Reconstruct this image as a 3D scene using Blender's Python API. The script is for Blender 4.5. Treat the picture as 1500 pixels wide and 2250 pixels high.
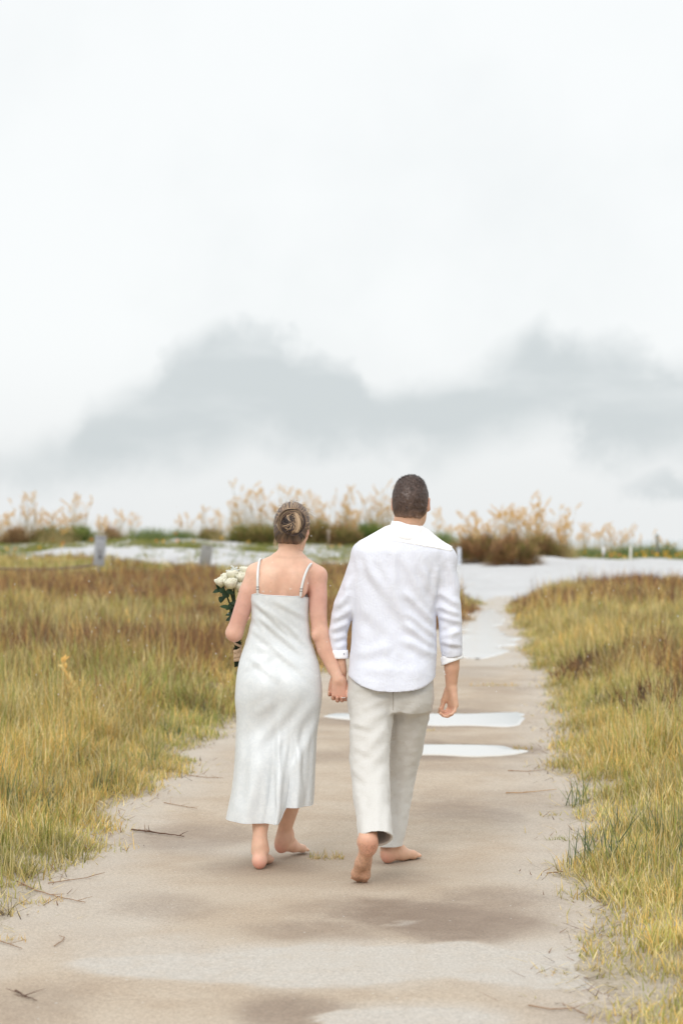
import bpy, math, random
import numpy as np
from mathutils import Vector, Matrix

random.seed(7)
rng = np.random.default_rng(7)
R = math.radians
scene = bpy.context.scene
for o in list(bpy.data.objects):
    bpy.data.objects.remove(o)

# ------------------------------------------------------------------ camera
F, H0, CAMZ = 4375.0, 1185.0, 1.505          # focal length and horizon in photo pixels (1500 x 2250)
cam = bpy.data.cameras.new("camera")
cam.sensor_fit = 'VERTICAL'
cam.sensor_height = 36.0
cam.lens = 70.0
cam.shift_y = (H0 - 1125.0) / 2250.0
cam.clip_start, cam.clip_end = 0.05, 9000
cam.dof.use_dof = True
cam.dof.focus_distance = 9.05
cam.dof.aperture_fstop = 2.9
cam_ob = bpy.data.objects.new("camera", cam)
cam_ob.location = (0, 0, CAMZ)
cam_ob.rotation_euler = (R(90), 0, 0)
scene.collection.objects.link(cam_ob)
scene.camera = cam_ob

# ------------------------------------------------------------------ sky, sun, exposure
SUN_EL, SUN_AZ = 38.0, 198.0                   # azimuth from +Y towards +X
world = bpy.data.worlds.new("World")
scene.world = world
world.use_nodes = True
wn, wl = world.node_tree.nodes, world.node_tree.links
wn.clear()


class NB:
    """small node-building helper"""
    def __init__(s, tree):
        s.n, s.l = tree.nodes, tree.links

    def new(s, t, **kw):
        nd = s.n.new(t)
        for k, v in kw.items():
            setattr(nd, k, v)
        return nd

    def put(s, sock, v):
        if isinstance(v, bpy.types.NodeSocket):
            s.l.new(v, sock)
        elif v is not None:
            if isinstance(v, (tuple, list)) and len(v) == 3 and sock.type == 'RGBA':
                v = (*v, 1)
            sock.default_value = v

    def m(s, op, a, b=None, c=None, clamp=False):
        nd = s.new('ShaderNodeMath', operation=op, use_clamp=clamp)
        s.put(nd.inputs[0], a)
        s.put(nd.inputs[1], b)
        s.put(nd.inputs[2], c)
        return nd.outputs[0]

    def rng(s, v, a, b, c=0.0, d=1.0, smooth=True):
        nd = s.new('ShaderNodeMapRange', interpolation_type='SMOOTHSTEP' if smooth else 'LINEAR')
        for i, q in enumerate((v, a, b, c, d)):
            s.put(nd.inputs[i], q)
        return nd.outputs[0]

    def mix(s, f, a, b, blend='MIX'):
        nd = s.new('ShaderNodeMix', data_type='RGBA', blend_type=blend)
        s.put(nd.inputs[0], f)
        s.put(nd.inputs[6], a)
        s.put(nd.inputs[7], b)
        return nd.outputs[2]

    def noise(s, vec, scale, detail=4, rough=0.55, dist=0.0):
        nd = s.new('ShaderNodeTexNoise')
        s.put(nd.inputs['Vector'], vec)
        nd.inputs['Scale'].default_value = scale
        nd.inputs['Detail'].default_value = detail
        nd.inputs['Roughness'].default_value = rough
        nd.inputs['Distortion'].default_value = dist
        return nd

    def ramp(s, fac, stops, interp='LINEAR'):
        nd = s.new('ShaderNodeValToRGB')
        nd.color_ramp.interpolation = interp
        el = nd.color_ramp.elements
        while len(el) < len(stops):
            el.new(0.5)
        for e, (p, c) in zip(el, stops):
            e.position = p
            e.color = (*c, 1) if isinstance(c, (tuple, list)) else (c, c, c, 1)
        s.put(nd.inputs[0], fac)
        return nd.outputs[0]


def srgb(r, g, b):
    f = lambda c: ((c / 255 + 0.055) / 1.055) ** 2.4 if c > 10 else c / 255 / 12.92
    return (f(r), f(g), f(b))


b = NB(world.node_tree)
sky = b.new('ShaderNodeTexSky', sky_type='NISHITA', sun_disc=False)
sky.sun_elevation, sky.sun_rotation = R(SUN_EL), R(SUN_AZ)
sky.dust_density = 4.0
tc = b.new('ShaderNodeTexCoord')
sep = b.new('ShaderNodeSeparateXYZ')
b.put(sep.inputs[0], tc.outputs['Generated'])
az = b.m('ARCTAN2', sep.outputs[0], sep.outputs[1])
el = b.m('ARCSINE', sep.outputs[2])
# cloud bank low over the horizon: upper and lower outline as functions of the azimuth, roughened by noise
nz = b.noise(tc.outputs['Generated'], 34.0, 8, 0.64)
nz2 = b.noise(tc.outputs['Generated'], 9.0, 4, 0.5)
wob = b.m('SUBTRACT', nz.outputs[0], 0.5)
wob2 = b.m('SUBTRACT', nz2.outputs[0], 0.5)
# az: -0.2 .. 0.2 -> 0 .. 1
azw = b.m('ADD', b.m('MULTIPLY_ADD', wob, 0.05, az), b.m('MULTIPLY', wob2, 0.03))
u01 = b.m('MULTIPLY_ADD', azw, 2.5, 0.5)
def upos(px): return (math.atan((px - 750) / F)) * 2.5 + 0.5
def vval(py): return math.atan((H0 - py) / F) * 5.0
top_pts = [(0, 985), (110, 950), (210, 870), (310, 825), (390, 730), (490, 675), (570, 690), (650, 740), (750, 775),
           (820, 830), (920, 815), (1010, 790), (1090, 735), (1180, 688), (1300, 705), (1400, 698), (1500, 755)]
bot_pts = [(0, 1050), (110, 1045), (300, 1025), (420, 1010), (560, 965), (700, 975), (850, 985), (960, 1000), (1080, 960), (1200, 935),
           (1300, 985), (1400, 1000), (1500, 985)]
top = b.ramp(u01, [(upos(p), vval(q)) for p, q in top_pts], 'EASE')
bot = b.ramp(u01, [(upos(p), vval(q)) for p, q in bot_pts], 'EASE')
elw = b.m('MULTIPLY', b.m('ADD', b.m('MULTIPLY_ADD', wob, 0.030, el), b.m('MULTIPLY', wob2, 0.010)), 5.0)
mpv = b.new('ShaderNodeMapping')
b.put(mpv.inputs[0], tc.outputs['Generated'])
mpv.inputs['Rotation'].default_value = (0, R(18), 0)
mpv.inputs['Scale'].default_value = (1.0, 1.0, 3.2)
wisp = b.noise(mpv.outputs[0], 9.0, 6, 0.55, 0.3)
up_m = b.rng(b.m('SUBTRACT', top, elw), -0.03, b.rng(nz2.outputs[0], 0.3, 0.7, 0.06, 0.22))
lo_m = b.rng(b.m('SUBTRACT', elw, bot), -0.09, 0.07)
bank = b.m('MULTIPLY', up_m, lo_m)
thick = b.rng(wisp.outputs[0], 0.30, 0.58, 0.62, 1.0)
bank = b.m('MULTIPLY', bank, thick)
# a small second cloud at the right and faint streaks everywhere
du = b.m('DIVIDE', b.m('SUBTRACT', azw, math.atan(740 / F)), 0.026)
dv = b.m('DIVIDE', b.m('SUBTRACT', b.m('DIVIDE', elw, 5.0), math.atan(118 / F)), 0.0085)
small = b.rng(b.m('SQRT', b.m('ADD', b.m('MULTIPLY', du, du), b.m('MULTIPLY', dv, dv))), 0.3, 1.3, 0.75, 0.0)
soft = b.noise(tc.outputs['Generated'], 5.0, 5, 0.55)
streak = b.rng(soft.outputs[0], 0.45, 0.75, 0.0, 0.22)
cl = b.m('MAXIMUM', b.m('MAXIMUM', bank, small), streak)
# overcast luminance, brighter towards the zenith as thick cloud is
lum = b.m('MULTIPLY_ADD', b.rng(sep.outputs[2], 0.22, 1.0), 5.6, 10.15)
low = b.rng(el, 0.0, 0.11, 0.89, 1.0)
lum = b.m('MULTIPLY', lum, low)
white = b.mix(1.0, (0.985, 1.0, 1.0), b.new('ShaderNodeCombineColor').outputs[0], 'MULTIPLY')
cc = b.new('ShaderNodeCombineColor')
b.put(cc.inputs[0], b.m('MULTIPLY', lum, 0.975)); b.put(cc.inputs[1], b.m('MULTIPLY', lum, 0.998)); b.put(cc.inputs[2], b.m('MULTIPLY', lum, 1.0))
grey = b.new('ShaderNodeCombineColor')
b.put(grey.inputs[0], 6.5); b.put(grey.inputs[1], 7.0); b.put(grey.inputs[2], 7.15)
cloudcol = b.mix(b.m('MULTIPLY', cl, 0.93), cc.outputs[0], grey.outputs[0])
skycol = b.mix(0.95, sky.outputs[0], cloudcol)
bg = b.new('ShaderNodeBackground')
b.put(bg.inputs[0], skycol)
bg.inputs[1].default_value = 0.1
wo = b.new('ShaderNodeOutputWorld')
wl.new(bg.outputs[0], wo.inputs[0])

sun = bpy.data.lights.new("sun", 'SUN')
sun.energy = 1.3
sun.angle = R(22)
sun.color = (1.0, 0.97, 0.93)
sun_ob = bpy.data.objects.new("sun", sun)
dvec = Vector((math.sin(R(SUN_AZ)) * math.cos(R(SUN_EL)), math.cos(R(SUN_AZ)) * math.cos(R(SUN_EL)), math.sin(R(SUN_EL))))
sun_ob.rotation_euler = dvec.to_track_quat('Z', 'Y').to_euler()
sun_ob.location = (10, 10, 40)
scene.collection.objects.link(sun_ob)

scene.view_settings.view_transform = 'Standard'
scene.view_settings.look = 'None'
scene.view_settings.exposure = 0.0
scene.view_settings.gamma = 1.0
scene.view_settings.use_curve_mapping = False
scene.render.engine = 'CYCLES'
scene.cycles.use_denoising = True
scene.cycles.max_bounces = 6
scene.cycles.transparent_max_bounces = 6

# ------------------------------------------------------------------ helpers
def P(px, py, D):
    """the point of the photograph (px, py) at the distance D along the view axis"""
    return np.array([(px - 750) * D / F, D, CAMZ - (py - H0) * D / F])


def dist(py):
    return CAMZ * F / (py - H0)


def cubic(xs, ys):
    xs, ys = np.asarray(xs, float), np.asarray(ys, float)
    d = np.diff(ys) / np.diff(xs)
    mt = np.zeros(len(xs))
    mt[0], mt[-1] = d[0], d[-1]
    for i in range(1, len(xs) - 1):
        mt[i] = 0 if d[i - 1] * d[i] <= 0 else 2 * d[i - 1] * d[i] / (d[i - 1] + d[i])

    def f(x):
        x = np.clip(x, xs[0], xs[-1])
        i = np.clip(np.searchsorted(xs, x) - 1, 0, len(xs) - 2)
        h = xs[i + 1] - xs[i]
        t = (x - xs[i]) / h
        return ((2 * t ** 3 - 3 * t ** 2 + 1) * ys[i] + (t ** 3 - 2 * t ** 2 + t) * h * mt[i]
                + (-2 * t ** 3 + 3 * t ** 2) * ys[i + 1] + (t ** 3 - t ** 2) * h * mt[i + 1])
    return f


def sstep(a, c, x):
    t = np.clip((x - a) / (c - a), 0, 1)
    return t * t * (3 - 2 * t)


def _hash(ix, iy, iz, seed):
    n = (ix.astype(np.int64) * 374761393 + iy.astype(np.int64) * 668265263 + iz.astype(np.int64) * 2147483647 + seed * 144269) & 0xffffffff
    n = ((n ^ (n >> 13)) * 1274126177) & 0xffffffff
    n = ((n ^ (n >> 15)) * 2246822519) & 0xffffffff
    return ((n ^ (n >> 16)) & 0xffff) / 65535.0


def vn2(x, y, seed=0):
    x, y = np.broadcast_arrays(np.asarray(x, float), np.asarray(y, float))
    ix, iy = np.floor(x).astype(np.int64), np.floor(y).astype(np.int64)
    fx, fy = x - ix, y - iy
    fx, fy = fx * fx * (3 - 2 * fx), fy * fy * (3 - 2 * fy)
    z = np.zeros_like(ix)
    a = _hash(ix, iy, z, seed) * (1 - fx) + _hash(ix + 1, iy, z, seed) * fx
    c = _hash(ix, iy + 1, z, seed) * (1 - fx) + _hash(ix + 1, iy + 1, z, seed) * fx
    return a * (1 - fy) + c * fy


def fbm2(x, y, seed=0, octs=4):
    v, a, t = 0.0, 0.5, 0.0
    for i in range(octs):
        v = v + a * vn2(np.asarray(x) * 2 ** i, np.asarray(y) * 2 ** i, seed + i * 17)
        t += a
        a *= 0.5
    return v / t


def vn3(p, seed=0):
    i = np.floor(p).astype(np.int64)
    f = p - i
    f = f * f * (3 - 2 * f)
    out = 0.0
    for dx in (0, 1):
        for dy in (0, 1):
            for dz in (0, 1):
                w = (f[:, 0] if dx else 1 - f[:, 0]) * (f[:, 1] if dy else 1 - f[:, 1]) * (f[:, 2] if dz else 1 - f[:, 2])
                out = out + w * _hash(i[:, 0] + dx, i[:, 1] + dy, i[:, 2] + dz, seed)
    return out


def world_origin(o):
    v = np.array(o.location)
    while o.parent is not None:
        o = o.parent
        v = v + np.array(o.location)
    return v


def mesh(name, verts, faces, mats, parent=None, origin=(0, 0, 0), smooth=True, col=None, attrs=None, link=True):
    """verts in world space; faces: list of index lists, or an (n, 3|4) array, or a list of such arrays"""
    verts = np.asarray(verts, np.float64)
    org = world_origin(parent) if parent is not None else np.asarray(origin, float)
    verts = verts - org
    me = bpy.data.meshes.new(name)
    if isinstance(faces, np.ndarray):
        faces = [faces]
    if len(faces) and isinstance(faces[0], np.ndarray):
        loops = np.concatenate([f.ravel() for f in faces])
        tot = np.concatenate([np.full(len(f), f.shape[1]) for f in faces])
        start = np.concatenate([[0], np.cumsum(tot)[:-1]])
        me.vertices.add(len(verts))
        me.vertices.foreach_set('co', verts.astype(np.float32).ravel())
        me.loops.add(len(loops))
        me.loops.foreach_set('vertex_index', loops.astype(np.int32))
        me.polygons.add(len(tot))
        me.polygons.foreach_set('loop_start', start.astype(np.int32))
        me.polygons.foreach_set('loop_total', tot.astype(np.int32))
        me.update(calc_edges=True)
    else:
        me.from_pydata([tuple(v) for v in verts], [], [tuple(int(i) for i in f) for f in faces])
    if smooth:
        me.polygons.foreach_set('use_smooth', np.ones(len(me.polygons), bool))
    if col is not None:
        c = np.ones((len(verts), 4), np.float32)
        c[:, :3] = col
        at = me.attributes.new('col', 'FLOAT_COLOR', 'POINT')
        at.data.foreach_set('color', c.ravel())
    for k, v in (attrs or {}).items():
        at = me.attributes.new(k, 'FLOAT', 'POINT')
        at.data.foreach_set('value', np.asarray(v, np.float32))
    for m_ in (mats if isinstance(mats, (list, tuple)) else [mats]):
        me.materials.append(m_)
    ob = bpy.data.objects.new(name, me)
    if parent is not None:
        ob.parent = parent
    else:
        ob.location = org
    scene.collection.objects.link(ob)
    return ob


def tag(o, label=None, cat=None, group=None, kind=None):
    for k, v in (('label', label), ('category', cat), ('group', group), ('kind', kind)):
        if v:
            o[k] = v
    return o


class Geo:
    """collects loose pieces of one mesh"""
    def __init__(s):
        s.v, s.f, s.c, s.n = [], [], [], 0

    def add(s, v, f, c=None):
        v = np.asarray(v, float)
        s.v.append(v)
        for q in (f if isinstance(f, list) and len(f) and isinstance(f[0], np.ndarray) else [np.asarray(f)]):
            s.f.append(q + s.n)
        if c is not None:
            s.c.append(np.broadcast_to(np.asarray(c, float), (len(v), 3)))
        s.n += len(v)

    def build(s, name, m_, **kw):
        fs = {}
        for q in s.f:
            fs.setdefault(q.shape[1], []).append(q)
        return mesh(name, np.concatenate(s.v), [np.concatenate(q) for q in fs.values()], m_,
                    col=np.concatenate(s.c) if s.c else None, **kw)


def tube(pts, rad, n=8, cap=True):
    pts = np.asarray(pts, float)
    rad = np.broadcast_to(np.asarray(rad, float), (len(pts),))
    t = np.gradient(pts, axis=0)
    t /= np.linalg.norm(t, axis=1)[:, None] + 1e-12
    ref = np.array([0.31, 0.17, 0.93]) if abs(t[0, 2]) < 0.9 else np.array([0.93, 0.31, 0.1])
    V = []
    u = np.cross(t[0], ref)
    for i in range(len(pts)):
        u = u - t[i] * np.dot(u, t[i])
        u /= np.linalg.norm(u) + 1e-12
        w = np.cross(t[i], u)
        a = np.linspace(0, 2 * np.pi, n, endpoint=False)
        V.append(pts[i] + rad[i] * (np.cos(a)[:, None] * u + np.sin(a)[:, None] * w))
    V = np.concatenate(V)
    i = np.arange(len(pts) - 1)[:, None] * n
    j = np.arange(n)[None, :]
    q = np.stack([i + j, i + (j + 1) % n, i + n + (j + 1) % n, i + n + j], -1).reshape(-1, 4)
    fs = [q]
    if cap:
        k = len(V)
        V = np.concatenate([V, pts[:1], pts[-1:]])
        a = np.arange(n)
        fs.append(np.stack([(a + 1) % n, a, np.full(n, k)], -1))
        m0 = (len(pts) - 1) * n
        fs.append(np.stack([m0 + a, m0 + (a + 1) % n, np.full(n, k + 1)], -1))
    return V, fs


def loft(rings, close_top=False, close_bot=False):
    """rings: (m, n, 3)"""
    m_, n, _ = rings.shape
    V = rings.reshape(-1, 3)
    i = np.arange(m_ - 1)[:, None] * n
    j = np.arange(n)[None, :]
    q = np.stack([i + j, i + (j + 1) % n, i + n + (j + 1) % n, i + n + j], -1).reshape(-1, 4)
    return V, [q]


def box(c, half, M=None):
    v = np.array([[x, y, z] for x in (-1, 1) for y in (-1, 1) for z in (-1, 1)], float) * np.asarray(half)
    if M is not None:
        v = v @ np.asarray(M).T
    f = np.array([[0, 1, 3, 2], [4, 6, 7, 5], [0, 4, 5, 1], [2, 3, 7, 6], [0, 2, 6, 4], [1, 5, 7, 3]])
    return v + np.asarray(c), f


def rotm(axis, ang):
    return np.array(Matrix.Rotation(ang, 3, Vector(axis)))


# ------------------------------------------------------------------ materials
def material(name, color=None, rough=0.6, attr=False, var=0.0, var_scale=20.0, var_col=None, bump=0.0, bump_scale=200.0,
             sss=0.0, sss_rad=(0.012, 0.004, 0.002), translucent=0.0, spec=0.5, sheen=0.0, bump_dist=0.002):
    m_ = bpy.data.materials.new(name)
    m_.use_nodes = True
    t = m_.node_tree
    t.nodes.clear()
    q = NB(t)
    tc_ = q.new('ShaderNodeTexCoord')
    out = q.new('ShaderNodeOutputMaterial')
    if attr:
        an = q.new('ShaderNodeAttribute', attribute_name='col')
        c = an.outputs['Color']
    else:
        rg = q.new('ShaderNodeRGB')
        rg.outputs[0].default_value = (*color, 1)
        c = rg.outputs[0]
    if var:
        nn = q.noise(tc_.outputs['Object'], var_scale, 5, 0.6)
        f = q.rng(nn.outputs[0], 0.3, 0.7, 0.0, 1.0)
        if var_col is not None:
            c = q.mix(q.m('MULTIPLY', f, var), c, var_col)
        else:
            k = q.rng(nn.outputs[0], 0.25, 0.75, 1 - var, 1 + var, smooth=False)
            hs = q.new('ShaderNodeHueSaturation')
            q.put(hs.inputs['Value'], k)
            q.put(hs.inputs['Color'], c)
            c = hs.outputs[0]
    nrm = None
    if bump:
        bn = q.noise(tc_.outputs['Object'], bump_scale, 3, 0.6)
        bp = q.new('ShaderNodeBump')
        bp.inputs['Strength'].default_value = bump
        bp.inputs['Distance'].default_value = bump_dist
        q.put(bp.inputs['Height'], bn.outputs[0])
        nrm = bp.outputs[0]
    pb = q.new('ShaderNodeBsdfPrincipled')
    q.put(pb.inputs['Base Color'], c)
    pb.inputs['Roughness'].default_value = rough
    pb.inputs['Specular IOR Level'].default_value = spec
    if nrm is not None:
        q.put(pb.inputs['Normal'], nrm)
    if sss:
        pb.inputs['Subsurface Weight'].default_value = sss
        pb.inputs['Subsurface Radius'].default_value = sss_rad
        pb.inputs['Subsurface Scale'].default_value = 1.0
    if sheen:
        pb.inputs['Sheen Weight'].default_value = sheen
    sh = pb.outputs[0]
    if translucent:
        tr = q.new('ShaderNodeBsdfTranslucent')
        q.put(tr.inputs[0], c)
        mx = q.new('ShaderNodeMixShader')
        mx.inputs[0].default_value = translucent
        t.links.new(sh, mx.inputs[1])
        t.links.new(tr.outputs[0], mx.inputs[2])
        sh = mx.outputs[0]
    t.links.new(sh, out.inputs[0])
    m_["pb"] = pb.name
    return m_


M_grass = material("grass_blade", rough=0.65, attr=True, translucent=0.35, spec=0.25)
M_leafy = material("leaf", rough=0.55, attr=True, translucent=0.25, spec=0.3)
M_skin = material("skin", rough=0.52, attr=True, sss=0.12, var=0.07, var_scale=38, bump=0.2, bump_scale=420, spec=0.35)
M_hair = material("hair", rough=0.42, attr=True, spec=0.5)
M_wood = material("weathered_wood", (0.36, 0.34, 0.31), 0.85, var=0.25, var_scale=9, bump=0.5, bump_scale=40, bump_dist=0.006)
M_twig = material("twig_bark", rough=0.85, attr=True, var=0.25, var_scale=60)
M_paint = material("white_paint", (0.78, 0.79, 0.80), 0.6, var=0.1, var_scale=12)
M_metal_grey = material("dull_grey_metal", (0.30, 0.30, 0.295), 0.5, var=0.15, var_scale=10)

# sand of the path
def path_material():
    m_ = bpy.data.materials.new("path_sand")
    m_.use_nodes = True
    t = m_.node_tree
    t.nodes.clear()
    q = NB(t)
    tc_ = q.new('ShaderNodeTexCoord')
    co = tc_.outputs['Object']
    wet = q.new('ShaderNodeAttribute', attribute_name='wet').outputs['Fac']
    pale = q.new('ShaderNodeAttribute', attribute_name='pale').outputs['Fac']
    n1 = q.noise(co, 2.2, 6, 0.6)
    n2 = q.noise(co, 9.0, 6, 0.65)
    n3 = q.noise(co, 75.0, 4, 0.75)
    n4 = q.noise(co, 190.0, 2, 0.7)
    base = q.mix(q.rng(n1.outputs[0], 0.3, 0.7), srgb(170, 153, 134), srgb(180, 166, 149))
    base = q.mix(q.m('MULTIPLY', pale, q.rng(n2.outputs[0], 0.2, 0.6, 0.6, 1.0)), base, srgb(183, 176, 167))
    w = q.rng(q.m('ADD', wet, q.m('MULTIPLY', q.m('SUBTRACT', n2.outputs[0], 0.5), q.m('MULTIPLY_ADD', wet, 0.9, 0.12))), 0.0, 1.1)
    base = q.mix(w, base, srgb(130, 112, 96))
    g = q.m('ADD', q.m('MULTIPLY', n3.outputs[0], 0.5), q.m('MULTIPLY', n4.outputs[0], 0.5))
    hs = q.new('ShaderNodeHueSaturation')
    q.put(hs.inputs['Value'], q.rng(g, 0.3, 0.7, 0.60, 1.40, smooth=False))
    q.put(hs.inputs['Color'], base)
    # pale shell grit
    vo = q.new('ShaderNodeTexVoronoi')
    vo.inputs['Scale'].default_value = 20.0
    q.put(vo.inputs['Vector'], co)
    grit = q.m('MULTIPLY', q.rng(vo.outputs['Distance'], 0.05, 0.11, 1.0, 0.0), q.rng(n2.outputs[0], 0.45, 0.6))
    c = q.mix(q.m('MULTIPLY', grit, 0.9), hs.outputs[0], srgb(205, 205, 200))
    pb = q.new('ShaderNodeBsdfPrincipled')
    q.put(pb.inputs['Base Color'], c)
    q.put(pb.inputs['Roughness'], q.rng(w, 0.0, 1.0, 0.9, 0.62))
    pb.inputs['Specular IOR Level'].default_value = 0.3
    bp = q.new('ShaderNodeBump')
    bp.inputs['Strength'].default_value = 0.5
    bp.inputs['Distance'].default_value = 0.006
    q.put(bp.inputs['Height'], q.m('ADD', q.m('MULTIPLY', n2.outputs[0], 0.8), q.m('MULTIPLY', n3.outputs[0], 0.35)))
    q.put(pb.inputs['Normal'], bp.outputs[0])
    out = q.new('ShaderNodeOutputMaterial')
    t.links.new(pb.outputs[0], out.inputs[0])
    return m_


def ground_material():
    m_ = bpy.data.materials.new("soil_and_thatch")
    m_.use_nodes = True
    t = m_.node_tree
    t.nodes.clear()
    q = NB(t)
    tc_ = q.new('ShaderNodeTexCoord')
    co = tc_.outputs['Object']
    sa = q.new('ShaderNodeAttribute', attribute_name='sandy').outputs['Fac']
    n1 = q.noise(co, 0.7, 6, 0.6)
    n2 = q.noise(co, 14.0, 6, 0.7)
    n3 = q.noise(co, 90.0, 3, 0.7)
    c = q.mix(q.rng(n1.outputs[0], 0.35, 0.65), srgb(98, 88, 54), srgb(104, 80, 54))
    c = q.mix(q.rng(n2.outputs[0], 0.4, 0.65), c, srgb(150, 132, 78))
    c = q.mix(q.m('MULTIPLY', sa, q.rng(n2.outputs[0], 0.3, 0.6, 0.85, 1.0)), c, srgb(172, 161, 146))
    hs = q.new('ShaderNodeHueSaturation')
    q.put(hs.inputs['Value'], q.rng(n3.outputs[0], 0.3, 0.7, 0.75, 1.25, smooth=False))
    q.put(hs.inputs['Color'], c)
    pb = q.new('ShaderNodeBsdfPrincipled')
    q.put(pb.inputs['Base Color'], hs.outputs[0])
    pb.inputs['Roughness'].default_value = 0.95
    pb.inputs['Specular IOR Level'].default_value = 0.2
    bp = q.new('ShaderNodeBump')
    bp.inputs['Strength'].default_value = 0.7
    bp.inputs['Distance'].default_value = 0.02
    q.put(bp.inputs['Height'], n2.outputs[0])
    q.put(pb.inputs['Normal'], bp.outputs[0])
    out = q.new('ShaderNodeOutputMaterial')
    t.links.new(pb.outputs[0], out.inputs[0])
    return m_


def dune_material():
    m_ = bpy.data.materials.new("white_dune_sand")
    m_.use_nodes = True
    t = m_.node_tree
    t.nodes.clear()
    q = NB(t)
    tc_ = q.new('ShaderNodeTexCoord')
    co = tc_.outputs['Object']
    n1 = q.noise(co, 0.5, 6, 0.6)
    n2 = q.noise(co, 3.0, 6, 0.7)
    c = q.mix(q.rng(n1.outputs[0], 0.3, 0.7), srgb(186, 186, 187), srgb(196, 196, 197))
    c = q.mix(q.m('MULTIPLY', q.rng(n2.outputs[0], 0.52, 0.7), 0.55), c, srgb(158, 152, 142))
    pb = q.new('ShaderNodeBsdfPrincipled')
    q.put(pb.inputs['Base Color'], c)
    pb.inputs['Roughness'].default_value = 0.95
    pb.inputs['Specular IOR Level'].default_value = 0.2
    bp = q.new('ShaderNodeBump')
    bp.inputs['Strength'].default_value = 0.6
    bp.inputs['Distance'].default_value = 0.08
    q.put(bp.inputs['Height'], n2.outputs[0])
    q.put(pb.inputs['Normal'], bp.outputs[0])
    out = q.new('ShaderNodeOutputMaterial')
    t.links.new(pb.outputs[0], out.inputs[0])
    return m_


def water_material(name, col, rough, bump, scale):
    m_ = bpy.data.materials.new(name)
    m_.use_nodes = True
    t = m_.node_tree
    t.nodes.clear()
    q = NB(t)
    tc_ = q.new('ShaderNodeTexCoord')
    mp = q.new('ShaderNodeMapping')
    q.put(mp.inputs[0], tc_.outputs['Object'])
    mp.inputs['Scale'].default_value = (1, 0.5, 1)
    n1 = q.noise(mp.outputs[0], scale, 4, 0.6)
    pb = q.new('ShaderNodeBsdfPrincipled')
    pb.inputs['Base Color'].default_value = (*col, 1)
    pb.inputs['Roughness'].default_value = rough
    pb.inputs['IOR'].default_value = 1.33
    pb.inputs['Specular IOR Level'].default_value = 0.5
    pb.inputs['Coat Weight'].default_value = 1.0
    pb.inputs['Coat IOR'].default_value = 1.33
    pb.inputs['Coat Roughness'].default_value = rough
    bp = q.new('ShaderNodeBump')
    bp.inputs['Strength'].default_value = bump
    bp.inputs['Distance'].default_value = 0.004
    q.put(bp.inputs['Height'], n1.outputs[0])
    q.put(pb.inputs['Normal'], bp.outputs[0])
    q.put(pb.inputs['Coat Normal'], bp.outputs[0])
    out = q.new('ShaderNodeOutputMaterial')
    t.links.new(pb.outputs[0], out.inputs[0])
    return m_


M_path, M_ground, M_dune = path_material(), ground_material(), dune_material()
M_puddle = water_material("puddle_water", srgb(196, 190, 180), 0.07, 0.06, 30)
M_sea = water_material("sea_water", srgb(120, 140, 145), 0.15, 0.6, 0.4)

# ------------------------------------------------------------------ terrain
edge_tab = [(2900, -620, 1560), (2250, -230, 1372), (2150, -125, 1322), (2000, 5, 1275), (1900, 130, 1255), (1800, 262, 1252), (1700, 410, 1226),
            (1600, 520, 1206), (1500, 668, 1190), (1450, 760, 1160), (1400, 935, 1140), (1380, 1012, 1132), (1340, 1046, 1112),
            (1318, 1076, 1120), (1300, 1085, 1126)]
ey = [dist(a[0]) for a in edge_tab]
xl_f = cubic([-60, 0.5] + ey + [80], [-3.2, -2.5] + [(a[1] - 750) / F * dist(a[0]) for a in edge_tab] + [4.6])
xr_f = cubic([-60, 0.5] + ey + [80], [1.5, 1.0] + [(a[2] - 750) / F * dist(a[0]) for a in edge_tab] + [5.2])


def edge_wob(y, seed):
    y = np.asarray(y, float)
    return (fbm2(y * 0.9, y * 0 + seed, seed, 4) - 0.5) * 0.42 + (fbm2(y * 4.5, y * 0 + seed, seed + 5, 3) - 0.5) * 0.2


def xl(y):
    return xl_f(y) + edge_wob(y, 3)


def xr(y):
    return xr_f(y) + edge_wob(y, 8)


def side(x, y):
    """how far outside the path (negative inside)"""
    return np.maximum(xl(y) - x, x - xr(y))


hL = cubic([-60, 0, 40, 66, 74, 80, 88, 93, 97, 104, 118, 140], [0, 0, 0.03, .1, .28, .5, 1.0, 1.35, 1.45, 1.1, -0.9, -1.6])
hM = cubic([-60, 0, 48, 52, 60, 70, 80, 90, 96, 104, 118, 140], [0, 0, 0, .03, .28, .6, .92, 1.25, 1.42, 1.1, -0.9, -1.6])
hR = cubic([-60, 0, 40, 52, 60, 72, 82, 95, 104, 118, 140], [0, 0, 0.02, .04, .16, .44, .66, .9, .75, -0.9, -1.6])


def base_h(x, y):
    x, y = np.asarray(x, float), np.asarray(y, float)
    m1 = sstep(1.2, 3.6, x)
    m2 = sstep(6.5, 10.5, x)
    z = hL(y) * (1 - m1) + hM(y) * m1 * (1 - m2) + hR(y) * m2
    far = sstep(52, 80, y)
    z = z + far * (0.55 * (fbm2(x * 0.26, y * 0.16, 40, 4) - 0.5) + 0.16 * (fbm2(x * 0.9, y * 0.4, 43, 3) - 0.5)) + 0.012 * (fbm2(x * 1.1, y * 1.1, 41, 3) - 0.5)
    return z


def ground_h(x, y):
    s = side(x, y)
    lift = sstep(0.0, 1.3, s) * (0.04 + 0.13 * fbm2(x * 0.55, y * 0.4, 21, 4)) * (1 - sstep(55, 75, y))
    sink = -0.05 * sstep(0.06, -0.16, s) * (1 - sstep(50, 54, y))
    return base_h(x, y) + lift + sink


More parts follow.
